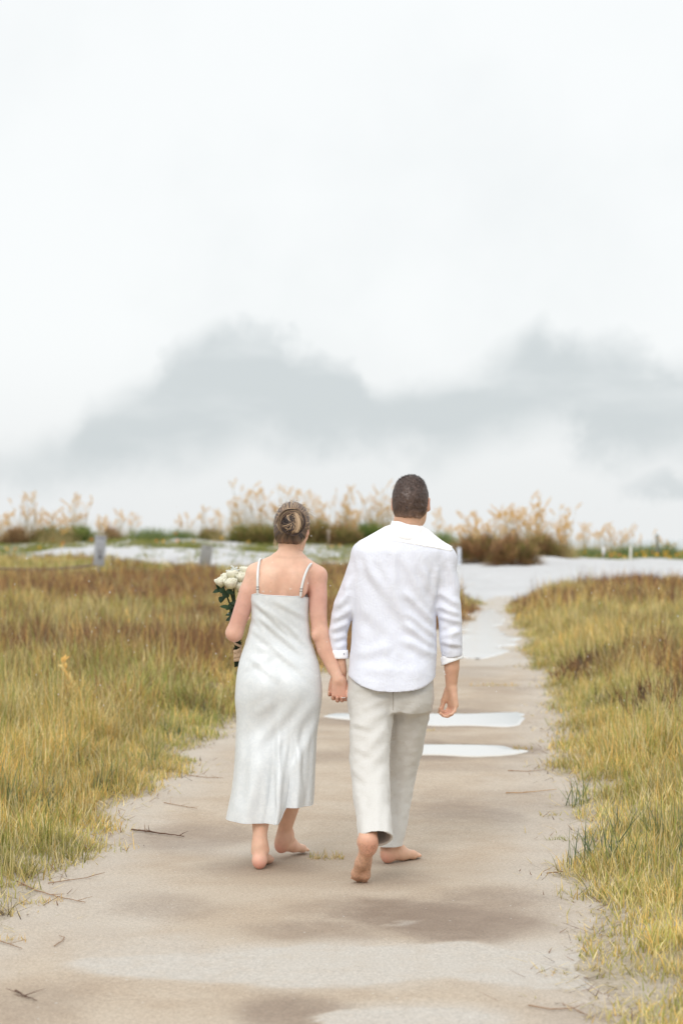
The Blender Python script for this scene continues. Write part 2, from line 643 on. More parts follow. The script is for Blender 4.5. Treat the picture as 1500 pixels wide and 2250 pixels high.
yl_f = cubic([-400, -40, -9.5, -8.0, 1.2, 2.4, 3.4, 6, 400], [84, 84, 84, 77, 74, 58, 46.5, 46, 46])
yr_f = cubic([-400, 3.4, 4.3, 5.6, 7.2, 11, 22, 400], [46, 46.5, 48.8, 52, 55.2, 58, 59.5, 59.5])


def on_dune(x, y):
    w = (fbm2(np.asarray(x) * 0.5, np.asarray(y) * 0.3, 60, 4) - 0.5) * 5.0
    mid = 0.5 * (xl_f(np.minimum(y, 52)) + xr_f(np.minimum(y, 52)))
    lim = np.where(np.asarray(x) < mid, yl_f(x), yr_f(x))
    return np.asarray(y) + w * sstep(52, 62, y) > lim


ys = np.concatenate([np.linspace(-40, 3, 16), np.linspace(3.3, 16, 130), np.linspace(16.15, 60, 190), np.linspace(60.4, 122, 120), np.linspace(124, 140, 8)])
us = np.linspace(-1, 1, 241)
YY, UU = np.meshgrid(ys, us, indexing='ij')
XX = UU * (0.26 * np.abs(YY) + 4.0) + UU ** 7 * 420
ZZ = ground_h(XX, YY)
V = np.stack([XX, YY, ZZ], -1).reshape(-1, 3)
nu = len(us)
ii = (np.arange(len(ys) - 1)[:, None] * nu + np.arange(nu - 1)[None, :]).ravel()
Q = np.stack([ii, ii + 1, ii + nu + 1, ii + nu], -1)
cen = V[Q].mean(1)
dm = on_dune(cen[:, 0], cen[:, 1])
sd = side(V[:, 0], V[:, 1])
sandy = sstep(0.75, 0.10, sd + (fbm2(V[:, 0] * 2.5, V[:, 1] * 2.5, 5, 3) - 0.5) * 0.7)
sandy = np.maximum(sandy, sstep(0.62, 0.75, fbm2(V[:, 0] * 0.8, V[:, 1] * 0.6, 77, 4)) * 0.5)


def sub_mesh(name, mask, m_, attrs):
    q = Q[mask]
    use, inv = np.unique(q, return_inverse=True)
    return mesh(name, V[use], inv.reshape(-1, 4), m_, attrs={k: a[use] for k, a in attrs.items()})


tag(sub_mesh("ground", ~dm, M_ground, {'sandy': sandy}), kind='structure')
tag(sub_mesh("dune", dm, M_dune, {}), kind='structure')

# the path, its wet and its pale patches
py_rows = np.concatenate([np.linspace(-6, 5.5, 40), np.linspace(5.55, 20, 360), np.linspace(20.1, 54, 240)])
t_ = np.linspace(0, 1, 84)
PL, PR = xl(py_rows) - 0.2, xr(py_rows) + 0.2
PX = PL[:, None] * (1 - t_) + PR[:, None] * t_
PY = np.repeat(py_rows[:, None], len(t_), 1)
s_ = side(PX, PY)


def path_z(x, y):
    return base_h(x, y) + 0.014 * (fbm2(x * 1.3, y * 0.9, 90, 3) - 0.5)


PZ = path_z(PX, PY) - 0.03 * sstep(0.02, 0.2, s_) - 0.12 * sstep(51.5, 54, PY)
near = np.exp(-(((PX - 0.0) / 1.2) ** 2 + ((PY - 9.1) / 0.9) ** 2))
PZ = PZ * (1 - near)


def blobs(lst, x, y, seed, e0=1.35, e1=0.35):
    out = np.zeros_like(x)
    wx = (fbm2(x * 2.2, y * 1.6, seed, 4) - 0.5)
    wy = (fbm2(x * 2.2 + 9, y * 1.6, seed + 3, 4) - 0.5)
    for px, py, rx, ry, a in lst:
        D0 = dist(py)
        X0 = (px - 750) / F * D0
        RX = rx / F * D0
        RY = (dist(py - ry) - dist(py + ry)) / 2
        d = np.sqrt(((x - X0) / RX + wx * 1.0) ** 2 + ((y - D0) / RY + wy * 1.0) ** 2)
        out = np.maximum(out, a * sstep(e0, e1, d))
    return out


wet_list = [(960, 2015, 290, 52, 0.95), (700, 2050, 240, 30, 0.6), (1090, 1980, 190, 45, 0.6), (990, 1785, 190, 40, 0.62), (430, 1835, 150, 40, 0.62),
            (390, 1990, 170, 35, 0.45), (650, 2225, 150, 45, 0.75), (90, 2215, 190, 60, 0.45), (750, 1665, 240, 18, 0.5), (1010, 1690, 200, 16, 0.4),
            (960, 1625, 280, 12, 0.4), (930, 1545, 260, 12, 0.45), (1060, 1470, 90, 8, 0.45), (1050, 1500, 100, 7, 0.35), (560, 1905, 200, 22, 0.45),
            (800, 1880, 180, 28, 0.35), (1280, 2235, 120, 30, 0.4), (840, 1930, 120, 20, 0.45), (932, 1585, 262, 34, 0.95), (985, 1653, 205, 27, 0.95)]
pale_list = [(760, 2110, 480, 52, 0.95), (1180, 2120, 190, 70, 0.8), (930, 2235, 210, 35, 0.9), (900, 2030, 40, 8, 1.0), (500, 1860, 170, 22, 0.5), (200, 1990, 220, 80, 0.5),
             (330, 2080, 260, 50, 0.6), (1180, 1850, 80, 140, 0.45), (1150, 1700, 60, 60, 0.4), (1040, 1400, 120, 60, 0.9), (1070, 1350, 60, 40, 1.0), (1050, 1480, 90, 12, 0.5)]
wet = blobs(wet_list, PX, PY, 11)
wet = np.maximum(wet, 0.42 * sstep(0.55, 0.75, fbm2(PX * 0.9, PY * 0.55, 15, 4)) * sstep(10, 11.5, PY + 0 * PX) * (1 - sstep(22, 28, PY)))
pale = blobs(pale_list, PX, PY, 12)
crisp = blobs([(760, 2118, 520, 46, 1.0), (1150, 2125, 200, 42, 1.0), (905, 2246, 175, 28, 1.0), (893, 2026, 30, 3, 0.4), (868, 2033, 26, 3, 0.35)], PX, PY, 13, 1.10, 0.92)
pale = np.maximum(pale, crisp)
wet = wet * (1 - crisp)
pale = np.maximum(pale, sstep(30, 42, PY))
pale = np.maximum(pale, 0.5 * sstep(-0.45, -0.05, s_))
nr = len(t_)
ii = (np.arange(len(py_rows) - 1)[:, None] * nr + np.arange(nr - 1)[None, :]).ravel()
Qp = np.stack([ii, ii + 1, ii + nr + 1, ii + nr], -1)
tag(mesh("path", np.stack([PX, PY, PZ], -1).reshape(-1, 3), Qp, M_path, attrs={'wet': wet.ravel(), 'pale': pale.ravel()}), kind='structure')

# sea beyond the dune
sx = np.linspace(-1, 1, 21) ** 3 * 5000
sy = np.array([112, 160, 260, 500, 1000, 2500, 7000.0])
SX, SY = np.meshgrid(sx, sy)
ii = (np.arange(len(sy) - 1)[:, None] * len(sx) + np.arange(len(sx) - 1)[None, :]).ravel()
tag(mesh("sea", np.stack([SX, SY, SX * 0 - 0.75], -1).reshape(-1, 3), np.stack([ii, ii + 1, ii + len(sx) + 1, ii + len(sx)], -1), M_sea), kind='structure')


def puddle(outline_px, label, rough=None):
    """outline in photo pixels, laid on the ground"""
    pts = np.array([[(x - 750) / F * dist(y), dist(y)] for x, y in outline_px])
    # smooth closed curve
    n = len(pts)
    k = 14
    tt = np.linspace(0, 1, k, endpoint=False)
    out = []
    for i in range(n):
        p0, p1, p2, p3 = pts[i - 1], pts[i], pts[(i + 1) % n], pts[(i + 2) % n]
        for t in tt:
            out.append(0.5 * (2 * p1 + (p2 - p0) * t + (2 * p0 - 5 * p1 + 4 * p2 - p3) * t * t + (3 * p1 - p0 - 3 * p2 + p3) * t ** 3))
    out = np.array(out)
    c = out.mean(0)
    wob = 1 + 0.07 * (fbm2(out[:, 0] * 9, out[:, 1] * 7, 33, 4) - 0.5)
    out = c + (out - c) * wob[:, None]
    zz = path_z(out[:, 0], out[:, 1]).max() + 0.005
    rings = []
    for f_, dz in ((1.0, -0.008), (0.985, -0.001), (0.96, 0.0), (0.7, 0.0), (0.35, 0.0)):
        q = c + (out - c) * f_
        rings.append(np.column_stack([q, np.full(len(q), zz + dz)]))
    Vp, fs = loft(np.array(rings))
    Vp = np.vstack([Vp, [c[0], c[1], zz]])
    m0 = 4 * len(out)
    a = np.arange(len(out))
    fs.append(np.stack([m0 + a, m0 + (a + 1) % len(out), np.full(len(out), len(Vp) - 1)], -1))
    o = mesh("puddle", Vp, fs, M_puddle if rough is None else water_material("ruffled_puddle_water", srgb(214, 212, 208), rough, 0.1, 30))
    tag(o, label, "puddle", "puddles of rain water on the path", 'structure')
    return o


puddle([(712, 1576), (735, 1570), (800, 1569), (900, 1569), (1020, 1570), (1135, 1567), (1152, 1577), (1140, 1593), (1110, 1600), (1030, 1597), (950, 1597), (850, 1590), (760, 1583)],
       "long thin puddle across the path beside the man's hanging hand")
puddle([(800, 1650), (860, 1640), (940, 1638), (1040, 1638), (1100, 1641), (1130, 1648), (1158, 1652), (1120, 1661), (1040, 1665), (960, 1661), (860, 1661)],
       "puddle across the path nearest to the man's legs")


def long_puddle(rows, label, rough):
    """(photo y, left x, right x) of a long sheet of water, far end last"""
    yy = np.array([dist(r[0]) for r in rows])
    fl, fr = cubic(yy, [(r[1] - 750) / F * dist(r[0]) for r in rows]), cubic(yy, [(r[2] - 750) / F * dist(r[0]) for r in rows])
    Y = np.linspace(yy[0], yy[-1], 90)
    T = np.linspace(0, 1, 12)
    L, Rr = fl(Y) + 0.25 * (fbm2(Y * 0.9, Y * 0, 35, 3) - 0.5), fr(Y) + 0.55 * (fbm2(Y * 0.8, Y * 0, 36, 4) - 0.5)
    c, hw = (L + Rr) / 2, np.maximum((Rr - L) / 2, 0.02) * np.sqrt(np.clip(np.minimum(np.arange(90), np.arange(90)[::-1]) / 5.0, 0.02, 1))
    X = c[:, None] + hw[:, None] * (2 * T - 1)[None, :]
    YY_ = np.repeat(Y[:, None], 12, 1)
    Z = np.full_like(X, path_z(X, YY_).max(1).mean() + 0.006)
    Z[:, 0] -= 0.03
    Z[:, -1] -= 0.03
    Z = np.maximum(Z, path_z(X, YY_) + 0.004 - 0.034 * ((np.arange(12) == 0) | (np.arange(12) == 11))[None, :])
    ii = (np.arange(89)[:, None] * 12 + np.arange(11)[None, :]).ravel()
    o = mesh("puddle", np.stack([X, YY_, Z], -1).reshape(-1, 3), np.stack([ii, ii + 1, ii + 13, ii + 12], -1), water_material("ruffled_puddle_water", srgb(214, 212, 208), rough, 0.1, 30))
    tag(o, label, "puddle", "puddles of rain water on the path", 'structure')


long_puddle([(1450, 1012, 1104), (1445, 985, 1124), (1436, 975, 1134), (1420, 985, 1120), (1405, 996, 1122), (1390, 1008, 1108), (1375, 1022, 1104), (1360, 1042, 1094), (1347, 1056, 1094), (1340, 1070, 1090)],
            "long shallow puddle right of the man narrowing up to the white sand, its right edge ragged", 0.17)

# ------------------------------------------------------------------ grass
def blades(name, pts, hgt, wid, lean, curl, c_root, c_tip, segs, az=None, m_=None, build=True):
    n = len(pts)
    if az is None:
        az = rng.uniform(0, 2 * np.pi, n)
    dx, dy = np.cos(az), np.sin(az)
    # width direction: random, mostly facing anything
    wa = az + np.pi / 2 + rng.normal(0, 0.7, n)
    wx, wy = np.cos(wa), np.sin(wa)
    prof = {1: [1.0], 2: [1.0, 0.75], 3: [0.9, 1.0, 0.6]}[segs]
    rows = []
    cols = []
    for k in range(segs):
        t = k / segs
        a = lean + curl * t
        hor = np.sin(lean) * t * hgt + 0.5 * curl * t * t * hgt * np.cos(lean)
        ver = np.cos(lean) * t * hgt - 0.4 * curl * t * t * hgt * np.sin(lean) - 0.2 * np.abs(curl) * t * t * hgt
        cx, cy, cz = pts[:, 0] + dx * hor, pts[:, 1] + dy * hor, pts[:, 2] + ver
        w = wid * prof[k] * 0.5
        rows.append(np.stack([cx - wx * w, cy - wy * w, cz], -1))
        rows.append(np.stack([cx + wx * w, cy + wy * w, cz], -1))
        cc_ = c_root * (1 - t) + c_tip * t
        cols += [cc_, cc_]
    t = 1.0
    hor = np.sin(lean) * hgt + 0.5 * curl * hgt * np.cos(lean)
    ver = np.cos(lean) * hgt - 0.4 * curl * hgt * np.sin(lean) - 0.2 * np.abs(curl) * hgt
    rows.append(np.stack([pts[:, 0] + dx * hor, pts[:, 1] + dy * hor, pts[:, 2] + np.maximum(ver, 0.004)], -1))
    cols.append(c_tip)
    nv = 2 * segs + 1
    Vb = np.stack(rows, 1).reshape(-1, 3)
    Cb = np.stack(cols, 1).reshape(-1, 3)
    base = (np.arange(n) * nv)[:, None]
    fs = []
    for k in range(segs - 1):
        fs.append(base + np.array([2 * k, 2 * k + 1, 2 * k + 3, 2 * k + 2]))
    fs.append(base + np.array([2 * segs - 2, 2 * segs - 1, 2 * segs]))
    if not build:
        return Vb, fs, Cb
    return mesh(name, Vb, fs, m_ or M_grass, col=Cb, smooth=False)


def lerp3(a, c, t):
    return np.asarray(a) * (1 - t)[:, None] + np.asarray(c) * t[:, None]


G_olive, G_green, G_straw, G_gold, G_rust, G_dark, G_pale = (np.array(srgb(*c)) for c in (
    (182, 174, 98), (156, 164, 88), (232, 210, 146), (228, 188, 112), (150, 110, 80), (98, 78, 68), (234, 220, 176)))


# knots of rust brown and dark weeds: (photo x, y of the foot, half width in photo pixels, strength)
WEEDS = [(90, 1402, 60, .8), (160, 1398, 50, .9), (215, 1396, 50, 1), (262, 1408, 45, 1), (300, 1392, 50, .9), (345, 1402, 40, .8), (430, 1345, 60, .9), (470, 1352, 50, 1), (480, 1385, 40, .9), (330, 1308, 60, .8), (130, 1284, 70, 1),
         (320, 1282, 60, 1), (280, 1285, 60, .9), (18, 1352, 35, 1), (480, 1412, 45, 1), (430, 1418, 45, .9), (395, 1408, 40, .9), (50, 1296, 60, .9), (210, 1306, 60, .7), (400, 1298, 60, .8), (470, 1304, 50, .9), (0, 1285, 60, .9),
         (360, 1352, 40, .6), (1425, 1405, 60, .5), (1480, 1445, 50, .8), (1360, 1432, 50, .5), (1280, 1306, 70, .7), (1340, 1304, 60, .9), (1400, 1306, 60, .9), (1460, 1308, 60, .9), (1220, 1304, 50, .7), (1490, 1510, 40, .6)]


def weeds_at(x, y):
    w = np.zeros(len(x))
    wx = (fbm2(x * 1.6, y * 0.8, 270, 3) - 0.5) * 1.1
    wy = (fbm2(x * 1.6 + 7, y * 0.8, 271, 3) - 0.5) * 1.1
    for px, py, r, a in WEEDS:
        D = dist(py) * 0.77              # their tops stand before the ground behind them
        if D > y.max() * 1.3 or D < y.min() * 0.7:
            continue
        d2 = ((x - (px - 750) * D / F) / (r * D / F) + wx) ** 2 + ((y - D) / (0.075 * D) + wy) ** 2
        w = np.maximum(w, a * np.exp(-d2 * 1.2))
    return w


def field_colors(x, y, n, leftside):
    """root and tip colours of the field's blades from broad patches and chance"""
    p1 = fbm2(x * 0.55, y * 0.33, 101, 4)
    p2 = fbm2(x * 0.9, y * 0.5, 131, 4)
    p3 = fbm2(x * 0.75, y * 0.2, 161, 4)
    r = rng.random(n)
    tip = np.where((r < 0.30)[:, None], G_straw, np.where((r < 0.60)[:, None], G_olive, np.where((r < 0.8)[:, None], G_pale, G_green)))
    gold = sstep(0.5, 0.66, p1) * 0.55 + np.where(leftside, 0.10, 0.30)
    tip = np.where((rng.random(n) < gold * 0.55)[:, None], G_gold, tip)
    grn = sstep(0.48, 0.64, p2)
    tip = np.where((rng.random(n) < grn * np.where(leftside, 0.5, 0.22))[:, None], G_green, tip)
    # the rust brown weeds farther back
    band = np.where(leftside, (0.15 * sstep(13, 18, y) + 0.85 * sstep(20, 25, y)) * (1 - 0.75 * sstep(64, 76, y)), 0.6 * sstep(38, 46, y) + 0.28 * sstep(18, 24, y) * sstep(2.2, 4.5, x))
    br = np.clip(band * (0.22 + 1.6 * sstep(0.42, 0.56, p3)), 0, 0.92)
    br = np.maximum(br, np.minimum(0.95, 1.25 * weeds_at(x, y)))
    rr = rng.random(n)
    brown = np.where((rng.random(n) < 0.5)[:, None], G_rust, np.where((rng.random(n) < 0.62)[:, None], G_dark, G_gold))
    tip = np.where((rr < br)[:, None], brown, tip)
    root = 0.40 * G_olive + 0.38 * tip + 0.22 * G_dark  # dark mix at the root: brown thatch, plus shading put into the colour
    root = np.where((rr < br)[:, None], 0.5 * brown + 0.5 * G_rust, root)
    tone = 0.55 + 0.9 * fbm2(x * 3.2, y * 2.2, 181, 3)
    tall = rng.random(n) < 0.07
    tip = np.where(tall[:, None] & (rr >= br)[:, None], G_pale, tip)
    j = (rng.uniform(0.62, 1.34, n) * tone)[:, None]
    return root * j, tip * j, br


def scatter_field(y0, y1, dens, hgt, wid, segs, name, margin=5.5):
    w1 = 0.1715 * y1 + margin
    n = int((y1 - y0) * 2 * w1 * dens)
    y = rng.uniform(y0, y1, n)
    x = rng.uniform(-w1, w1, n)
    k = np.abs(x) < 0.1715 * y + np.where(rng.random(n) < 0.2, margin, 0.9)      # thinner where the photograph does not look
    x, y = x[k], y[k]
    s = side(x, y)
    edge = s + (fbm2(x * 3, y * 3, 71, 3) - 0.5) * 0.35
    keep = (rng.random(len(x)) < sstep(-0.06, 0.28, edge)) & ~on_dune(x, y)
    # tussocks: denser knots
    tus = fbm2(x * 5.0, y * 5.0, 55, 2)
    keep &= rng.random(len(x)) < 0.12 + 0.45 * sstep(0.6, 0.1, s) + 1.1 * sstep(0.35, 0.65, tus)
    x, y, s, tus, edge = x[keep], y[keep], s[keep], tus[keep], edge[keep]
    n = len(x)
    pts = np.stack([x, y, ground_h(x, y) - 0.01], -1)
    hh = hgt * (0.35 + 0.65 * sstep(0.0, 0.9, edge)) * (0.5 + 1.0 * fbm2(x * 0.9, y * 0.6, 66, 3)) * rng.uniform(0.4, 1.25, n) * (0.5 + 1.0 * tus) * np.where(rng.random(n) < 0.06, 1.45, 1.0)
    left = x < 0.5 * (xl_f(y) + xr_f(y))
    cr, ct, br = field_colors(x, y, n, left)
    hh = hh * (1 + 0.5 * br)
    lean = np.abs(rng.normal(0.22, 0.2, n)) + 0.5 * sstep(0.35, 0.0, edge) * rng.random(n)
    flat = rng.random(n) < 0.10
    lean = np.where(flat, rng.uniform(0.8, 1.35, n), lean)
    ct = np.where(flat[:, None], G_straw * rng.uniform(0.75, 1.1, n)[:, None], ct)
    curl = rng.normal(0.35, 0.45, n)
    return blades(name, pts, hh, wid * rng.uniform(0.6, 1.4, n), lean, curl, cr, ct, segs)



# ------------------------------------------------------------------ people: bodies and clothes grown from distance fields
class Vol:
    def __init__(s, lo, hi, h):
        s.lo, s.h = np.asarray(lo, float), h
        n = np.ceil((np.asarray(hi) - s.lo) / h).astype(int) + 1
        s.d = np.full(n, 0.15, np.float32)
        s.ax = [(s.lo[i] + h * np.arange(n[i])).astype(np.float32) for i in range(3)]

    def put(s, fn, lo, hi, k=0.02, op='add'):
        pad = max(k, 2 * s.h) + 0.012
        sl = []
        for i in range(3):
            a = int(np.clip(np.floor((lo[i] - pad - s.lo[i]) / s.h), 0, s.d.shape[i]))
            c = int(np.clip(np.ceil((hi[i] + pad - s.lo[i]) / s.h) + 1, 0, s.d.shape[i]))
            if c <= a:
                return
            sl.append(slice(a, c))
        X, Y, Z = s.ax[0][sl[0]][:, None, None], s.ax[1][sl[1]][None, :, None], s.ax[2][sl[2]][None, None, :]
        d = fn(X, Y, Z).astype(np.float32)
        o = s.d[tuple(sl)]
        if op == 'sub':
            d = -d
            hh = np.maximum(k - np.abs(o - d), 0) / k
            s.d[tuple(sl)] = np.maximum(o, d) + hh * hh * k * 0.25
        else:
            hh = np.maximum(k - np.abs(o - d), 0) / k
            s.d[tuple(sl)] = np.minimum(o, d) - hh * hh * k * 0.25

    def cap(s, a, c, ra, rb=None, k=0.02, op='add'):
        rb = ra if rb is None else rb
        a, c = np.asarray(a, float), np.asarray(c, float)
        v = c - a
        L = float(v @ v) + 1e-12

        def fn(X, Y, Z):
            t = np.clip(((X - a[0]) * v[0] + (Y - a[1]) * v[1] + (Z - a[2]) * v[2]) / L, 0, 1)
            return np.sqrt((X - a[0] - t * v[0]) ** 2 + (Y - a[1] - t * v[1]) ** 2 + (Z - a[2] - t * v[2]) ** 2) - (ra + t * (rb - ra))
        r = max(ra, rb)
        s.put(fn, np.minimum(a, c) - r, np.maximum(a, c) + r, k, op)

    def chain(s, pts, rad, k=0.02, op='add'):
        pts = np.asarray(pts, float)

        def fn(X, Y, Z):
            out = None
            for i in range(len(pts) - 1):
                a, v = pts[i], pts[i + 1] - pts[i]
                t = np.clip(((X - a[0]) * v[0] + (Y - a[1]) * v[1] + (Z - a[2]) * v[2]) / float(v @ v), 0, 1)
                q = np.sqrt((X - a[0] - t * v[0]) ** 2 + (Y - a[1] - t * v[1]) ** 2 + (Z - a[2] - t * v[2]) ** 2) - (rad[i] + t * (rad[i + 1] - rad[i]))
                if out is None:
                    out = q
                else:
                    hh = np.maximum(0.006 - np.abs(out - q), 0) / 0.006
                    out = np.minimum(out, q) - hh * hh * 0.0006
            return out
        r = max(rad)
        s.put(fn, pts.min(0) - r, pts.max(0) + r, k, op)

    def ell(s, c, r, M=None, k=0.02, op='add'):
        c, r = np.asarray(c, float), np.asarray(r, float)
        M = np.eye(3) if M is None else np.asarray(M)

        def fn(X, Y, Z):
            x, y, z = X - c[0], Y - c[1], Z - c[2]
            q = [(M[0, i] * x + M[1, i] * y + M[2, i] * z) for i in range(3)]
            k0 = np.sqrt(sum((q[i] / r[i]) ** 2 for i in range(3)))
            k1 = np.sqrt(sum((q[i] / r[i] ** 2) ** 2 for i in range(3))) + 1e-9
            return k0 * (k0 - 1) / k1
        e = np.sqrt((M ** 2) @ (r ** 2))
        s.put(fn, c - e, c + e, k, op)

    def stack(s, z, cx, cy, a, bb, n=2.2, k=0.02, op='add', grow=0.0):
        o = np.argsort(z)
        z = np.asarray(z, float)[o]
        fx, fy, fa, fb = (cubic(z, np.asarray(v, float)[o]) for v in (cx, cy, a, bb))

        def fn(X, Y, Z):
            zz = Z.astype(float)
            A, B = fa(zz) + grow, fb(zz) + grow
            q = ((np.abs(X - fx(zz)) / A) ** n + (np.abs(Y - fy(zz)) / B) ** n) ** (1 / n)
            d = (q - 1) * np.minimum(A, B)
            return np.maximum(d, np.maximum(zz - z[-1], z[0] - zz))
        cxm, cym = np.asarray(cx), np.asarray(cy)
        m_ = np.max(a) + grow
        mb = np.max(bb) + grow
        s.put(fn, (cxm.min() - m_, cym.min() - mb, z[0]), (cxm.max() + m_, cym.max() + mb, z[-1]), k, op)

    def half(s, p, nrm, k=0.004, op='sub'):
        p, nrm = np.asarray(p, float), np.asarray(nrm, float)
        fn = lambda X, Y, Z: (X - p[0]) * nrm[0] + (Y - p[1]) * nrm[1] + (Z - p[2]) * nrm[2]
        hi = s.lo + np.array(s.d.shape) * s.h
        s.put(fn, s.lo, hi, k, op)

    def mesh(s, smooth=2):
        d = s.d
        sg = d < 0
        sh = tuple(n - 1 for n in d.shape)
        cnt = np.zeros(sh, np.uint8)
        offs = [(i, j, k) for i in (0, 1) for j in (0, 1) for k in (0, 1)]
        for i, j, k in offs:
            cnt += sg[i:i + sh[0], j:j + sh[1], k:k + sh[2]]
        act = (cnt > 0) & (cnt < 8)
        I = np.argwhere(act)
        idx = np.full(sh, -1, np.int32)
        idx[act] = np.arange(len(I))
        cv = np.stack([d[I[:, 0] + i, I[:, 1] + j, I[:, 2] + k] for i, j, k in offs], 1)
        acc = np.zeros((len(I), 3))
        n = np.zeros(len(I))
        for e0 in range(8):
            for e1 in range(e0 + 1, 8):
                o0, o1 = np.array(offs[e0]), np.array(offs[e1])
                if np.abs(o0 - o1).sum() != 1:
                    continue
                a, c = cv[:, e0], cv[:, e1]
                m_ = (a < 0) != (c < 0)
                t = np.where(m_, a / np.where(m_, a - c, 1), 0)
                acc += np.where(m_[:, None], o0 + t[:, None] * (o1 - o0), 0)
                n += m_
        Vv = s.lo + s.h * (I + acc / n[:, None])
        F_ = []
        for ax in range(3):
            b1, b2 = (ax + 1) % 3, (ax + 2) % 3
            sl0 = [slice(1, -1)] * 3
            sl1 = [slice(1, -1)] * 3
            sl0[ax], sl1[ax] = slice(0, -1), slice(1, None)
            s0, s1 = sg[tuple(sl0)], sg[tuple(sl1)]
            for flip in (False, True):
                E = np.argwhere((s0 & ~s1) if not flip else (~s0 & s1))
                if not len(E):
                    continue
                E = E + np.array([0 if i == ax else 1 for i in range(3)])
                u1, u2 = np.zeros(3, int), np.zeros(3, int)
                u1[b1], u2[b2] = 1, 1
                q = [E - u1 - u2, E - u2, E, E - u1]
                q = np.stack([idx[c[:, 0], c[:, 1], c[:, 2]] for c in q], 1)
                F_.append(q[:, ::-1] if flip else q)
        F_ = np.concatenate(F_)
        F_ = F_[(F_ >= 0).all(1)]
        for _ in range(smooth):
            Vv = relax(Vv, F_, 0.5)
        return Vv, F_


def relax(Vv, F_, lam):
    acc = np.zeros_like(Vv)
    n = np.zeros(len(Vv))
    for i in range(4):
        for j in (1, 3):
            np.add.at(acc, F_[:, i], Vv[F_[:, (i + j) % 4]])
            np.add.at(n, F_[:, i], 1)
    return Vv + lam * (acc / np.maximum(n, 1)[:, None] - Vv)


def normals(Vv, F_):
    fn = np.cross(Vv[F_[:, 2]] - Vv[F_[:, 0]], Vv[F_[:, 3]] - Vv[F_[:, 1]])
    N = np.zeros_like(Vv)
    for i in range(4):
        np.add.at(N, F_[:, i], fn)
    return N / (np.linalg.norm(N, axis=1)[:, None] + 1e-12)


def unit(v):
    v = np.asarray(v, float)
    return v / np.linalg.norm(v)


def px_of(V_):
    """photo pixel under a world point, used only to place creases on cloth"""
    return 750 + V_[:, 0] / V_[:, 1] * F, H0 - (V_[:, 2] - CAMZ) / V_[:, 1] * F


def crease(V_, N_, lst, front=False):
    """folds pressed into cloth: (x0, y0, x1, y1, width, amplitude in mm), ridge with a valley below it"""
    px, py = px_of(V_)
    d = np.zeros(len(V_))
    for it in lst:
        x0, y0, x1, y1, w, a = it[:6]
        vx, vy = x1 - x0, y1 - y0
        L = math.hypot(vx, vy)
        t = ((px - x0) * vx + (py - y0) * vy) / L / L
        q = (-(px - x0) * vy + (py - y0) * vx) / L
        q = q + 0.06 * L * np.sin(np.pi * np.clip(t, 0, 1)) * (it[6] if len(it) > 6 else 0)
        u = q / w
        prof = np.exp(-u * u) - 0.75 * np.exp(-(u - 1.5) ** 2 * 0.8)
        env = sstep(-0.1, 0.25, t) * (1 - sstep(0.7, 1.12, t))
        d += a * 0.001 * prof * env
    face = sstep(0.15, -0.25, N_[:, 1])
    return d * face


def hand(vol, w, f, n, thumb_side, sc=1.0, curls=(0.5, 0.55, 0.6, 0.65), spread=0.03, thumb=(0.5, 0.5, 0.6), k=0.006):
    """wrist point, direction of the fingers, direction the palm faces, +1/-1 for the thumb's side of f x n"""
    w, f = np.asarray(w, float), unit(f)
    n = unit(np.asarray(n, float) - f * np.dot(f, n))
    s = unit(np.cross(f, n)) * thumb_side
    lens = np.array([0.072, 0.080, 0.074, 0.058]) * sc
    offs = np.array([0.030, 0.0105, -0.0105, -0.029]) * sc
    fwd = np.array([0.088, 0.092, 0.087, 0.079]) * sc
    mcp = []
    for i in range(4):
        m_ = w + f * fwd[i] + s * offs[i]
        mcp.append(m_)
        r0 = 0.0145 * sc
        vol.cap(w + s * offs[i] * 0.55 + f * 0.008 * sc, m_, 0.0155 * sc, 0.0115 * sc, k=0.014)
    vol.ell(w + f * 0.05 * sc + n * 0.004 * sc, (0.034 * sc, 0.012 * sc, 0.042 * sc), np.stack([s, n, f], 1), k=0.012)
    # thenar mound
    tb = w + f * 0.018 * sc + s * 0.02 * sc + n * 0.008 * sc
    td = unit(f * thumb[0] + s * thumb[1] + n * thumb[2])
    j1 = tb + td * 0.045 * sc
    vol.cap(tb, j1, 0.018 * sc, 0.0125 * sc, k=0.012)
    td2 = unit(td * 0.7 + f * 0.5 + n * 0.15 - s * 0.1)
    j2 = j1 + td2 * 0.032 * sc
    vol.cap(j1, j2, 0.0115 * sc, 0.0098 * sc, k=k)
    td3 = unit(td2 + n * 0.25)
    vol.cap(j2, j2 + td3 * 0.024 * sc, 0.0098 * sc, 0.0078 * sc, k=k)
    tips = []
    for i in range(4):
        ang = curls[i]
        d = unit(f + s * spread * (1.5 - i))
        p = mcp[i]
        rr = (0.0098, 0.0098, 0.0094, 0.0082)[i] * sc
        a = 0.0
        for j, (fr, st) in enumerate(((0.46, 0.85), (0.31, 1.15), (0.23, 0.8))):
            a += ang * st
            dd = unit(d * math.cos(a) + n * math.sin(a))
            p2 = p + dd * lens[i] * fr
            vol.cap(p, p2, rr * (1 - 0.09 * j), rr * (1 - 0.09 * (j + 1)), k=0.0045)
            p = p2
        tips.append(p)
    return tips


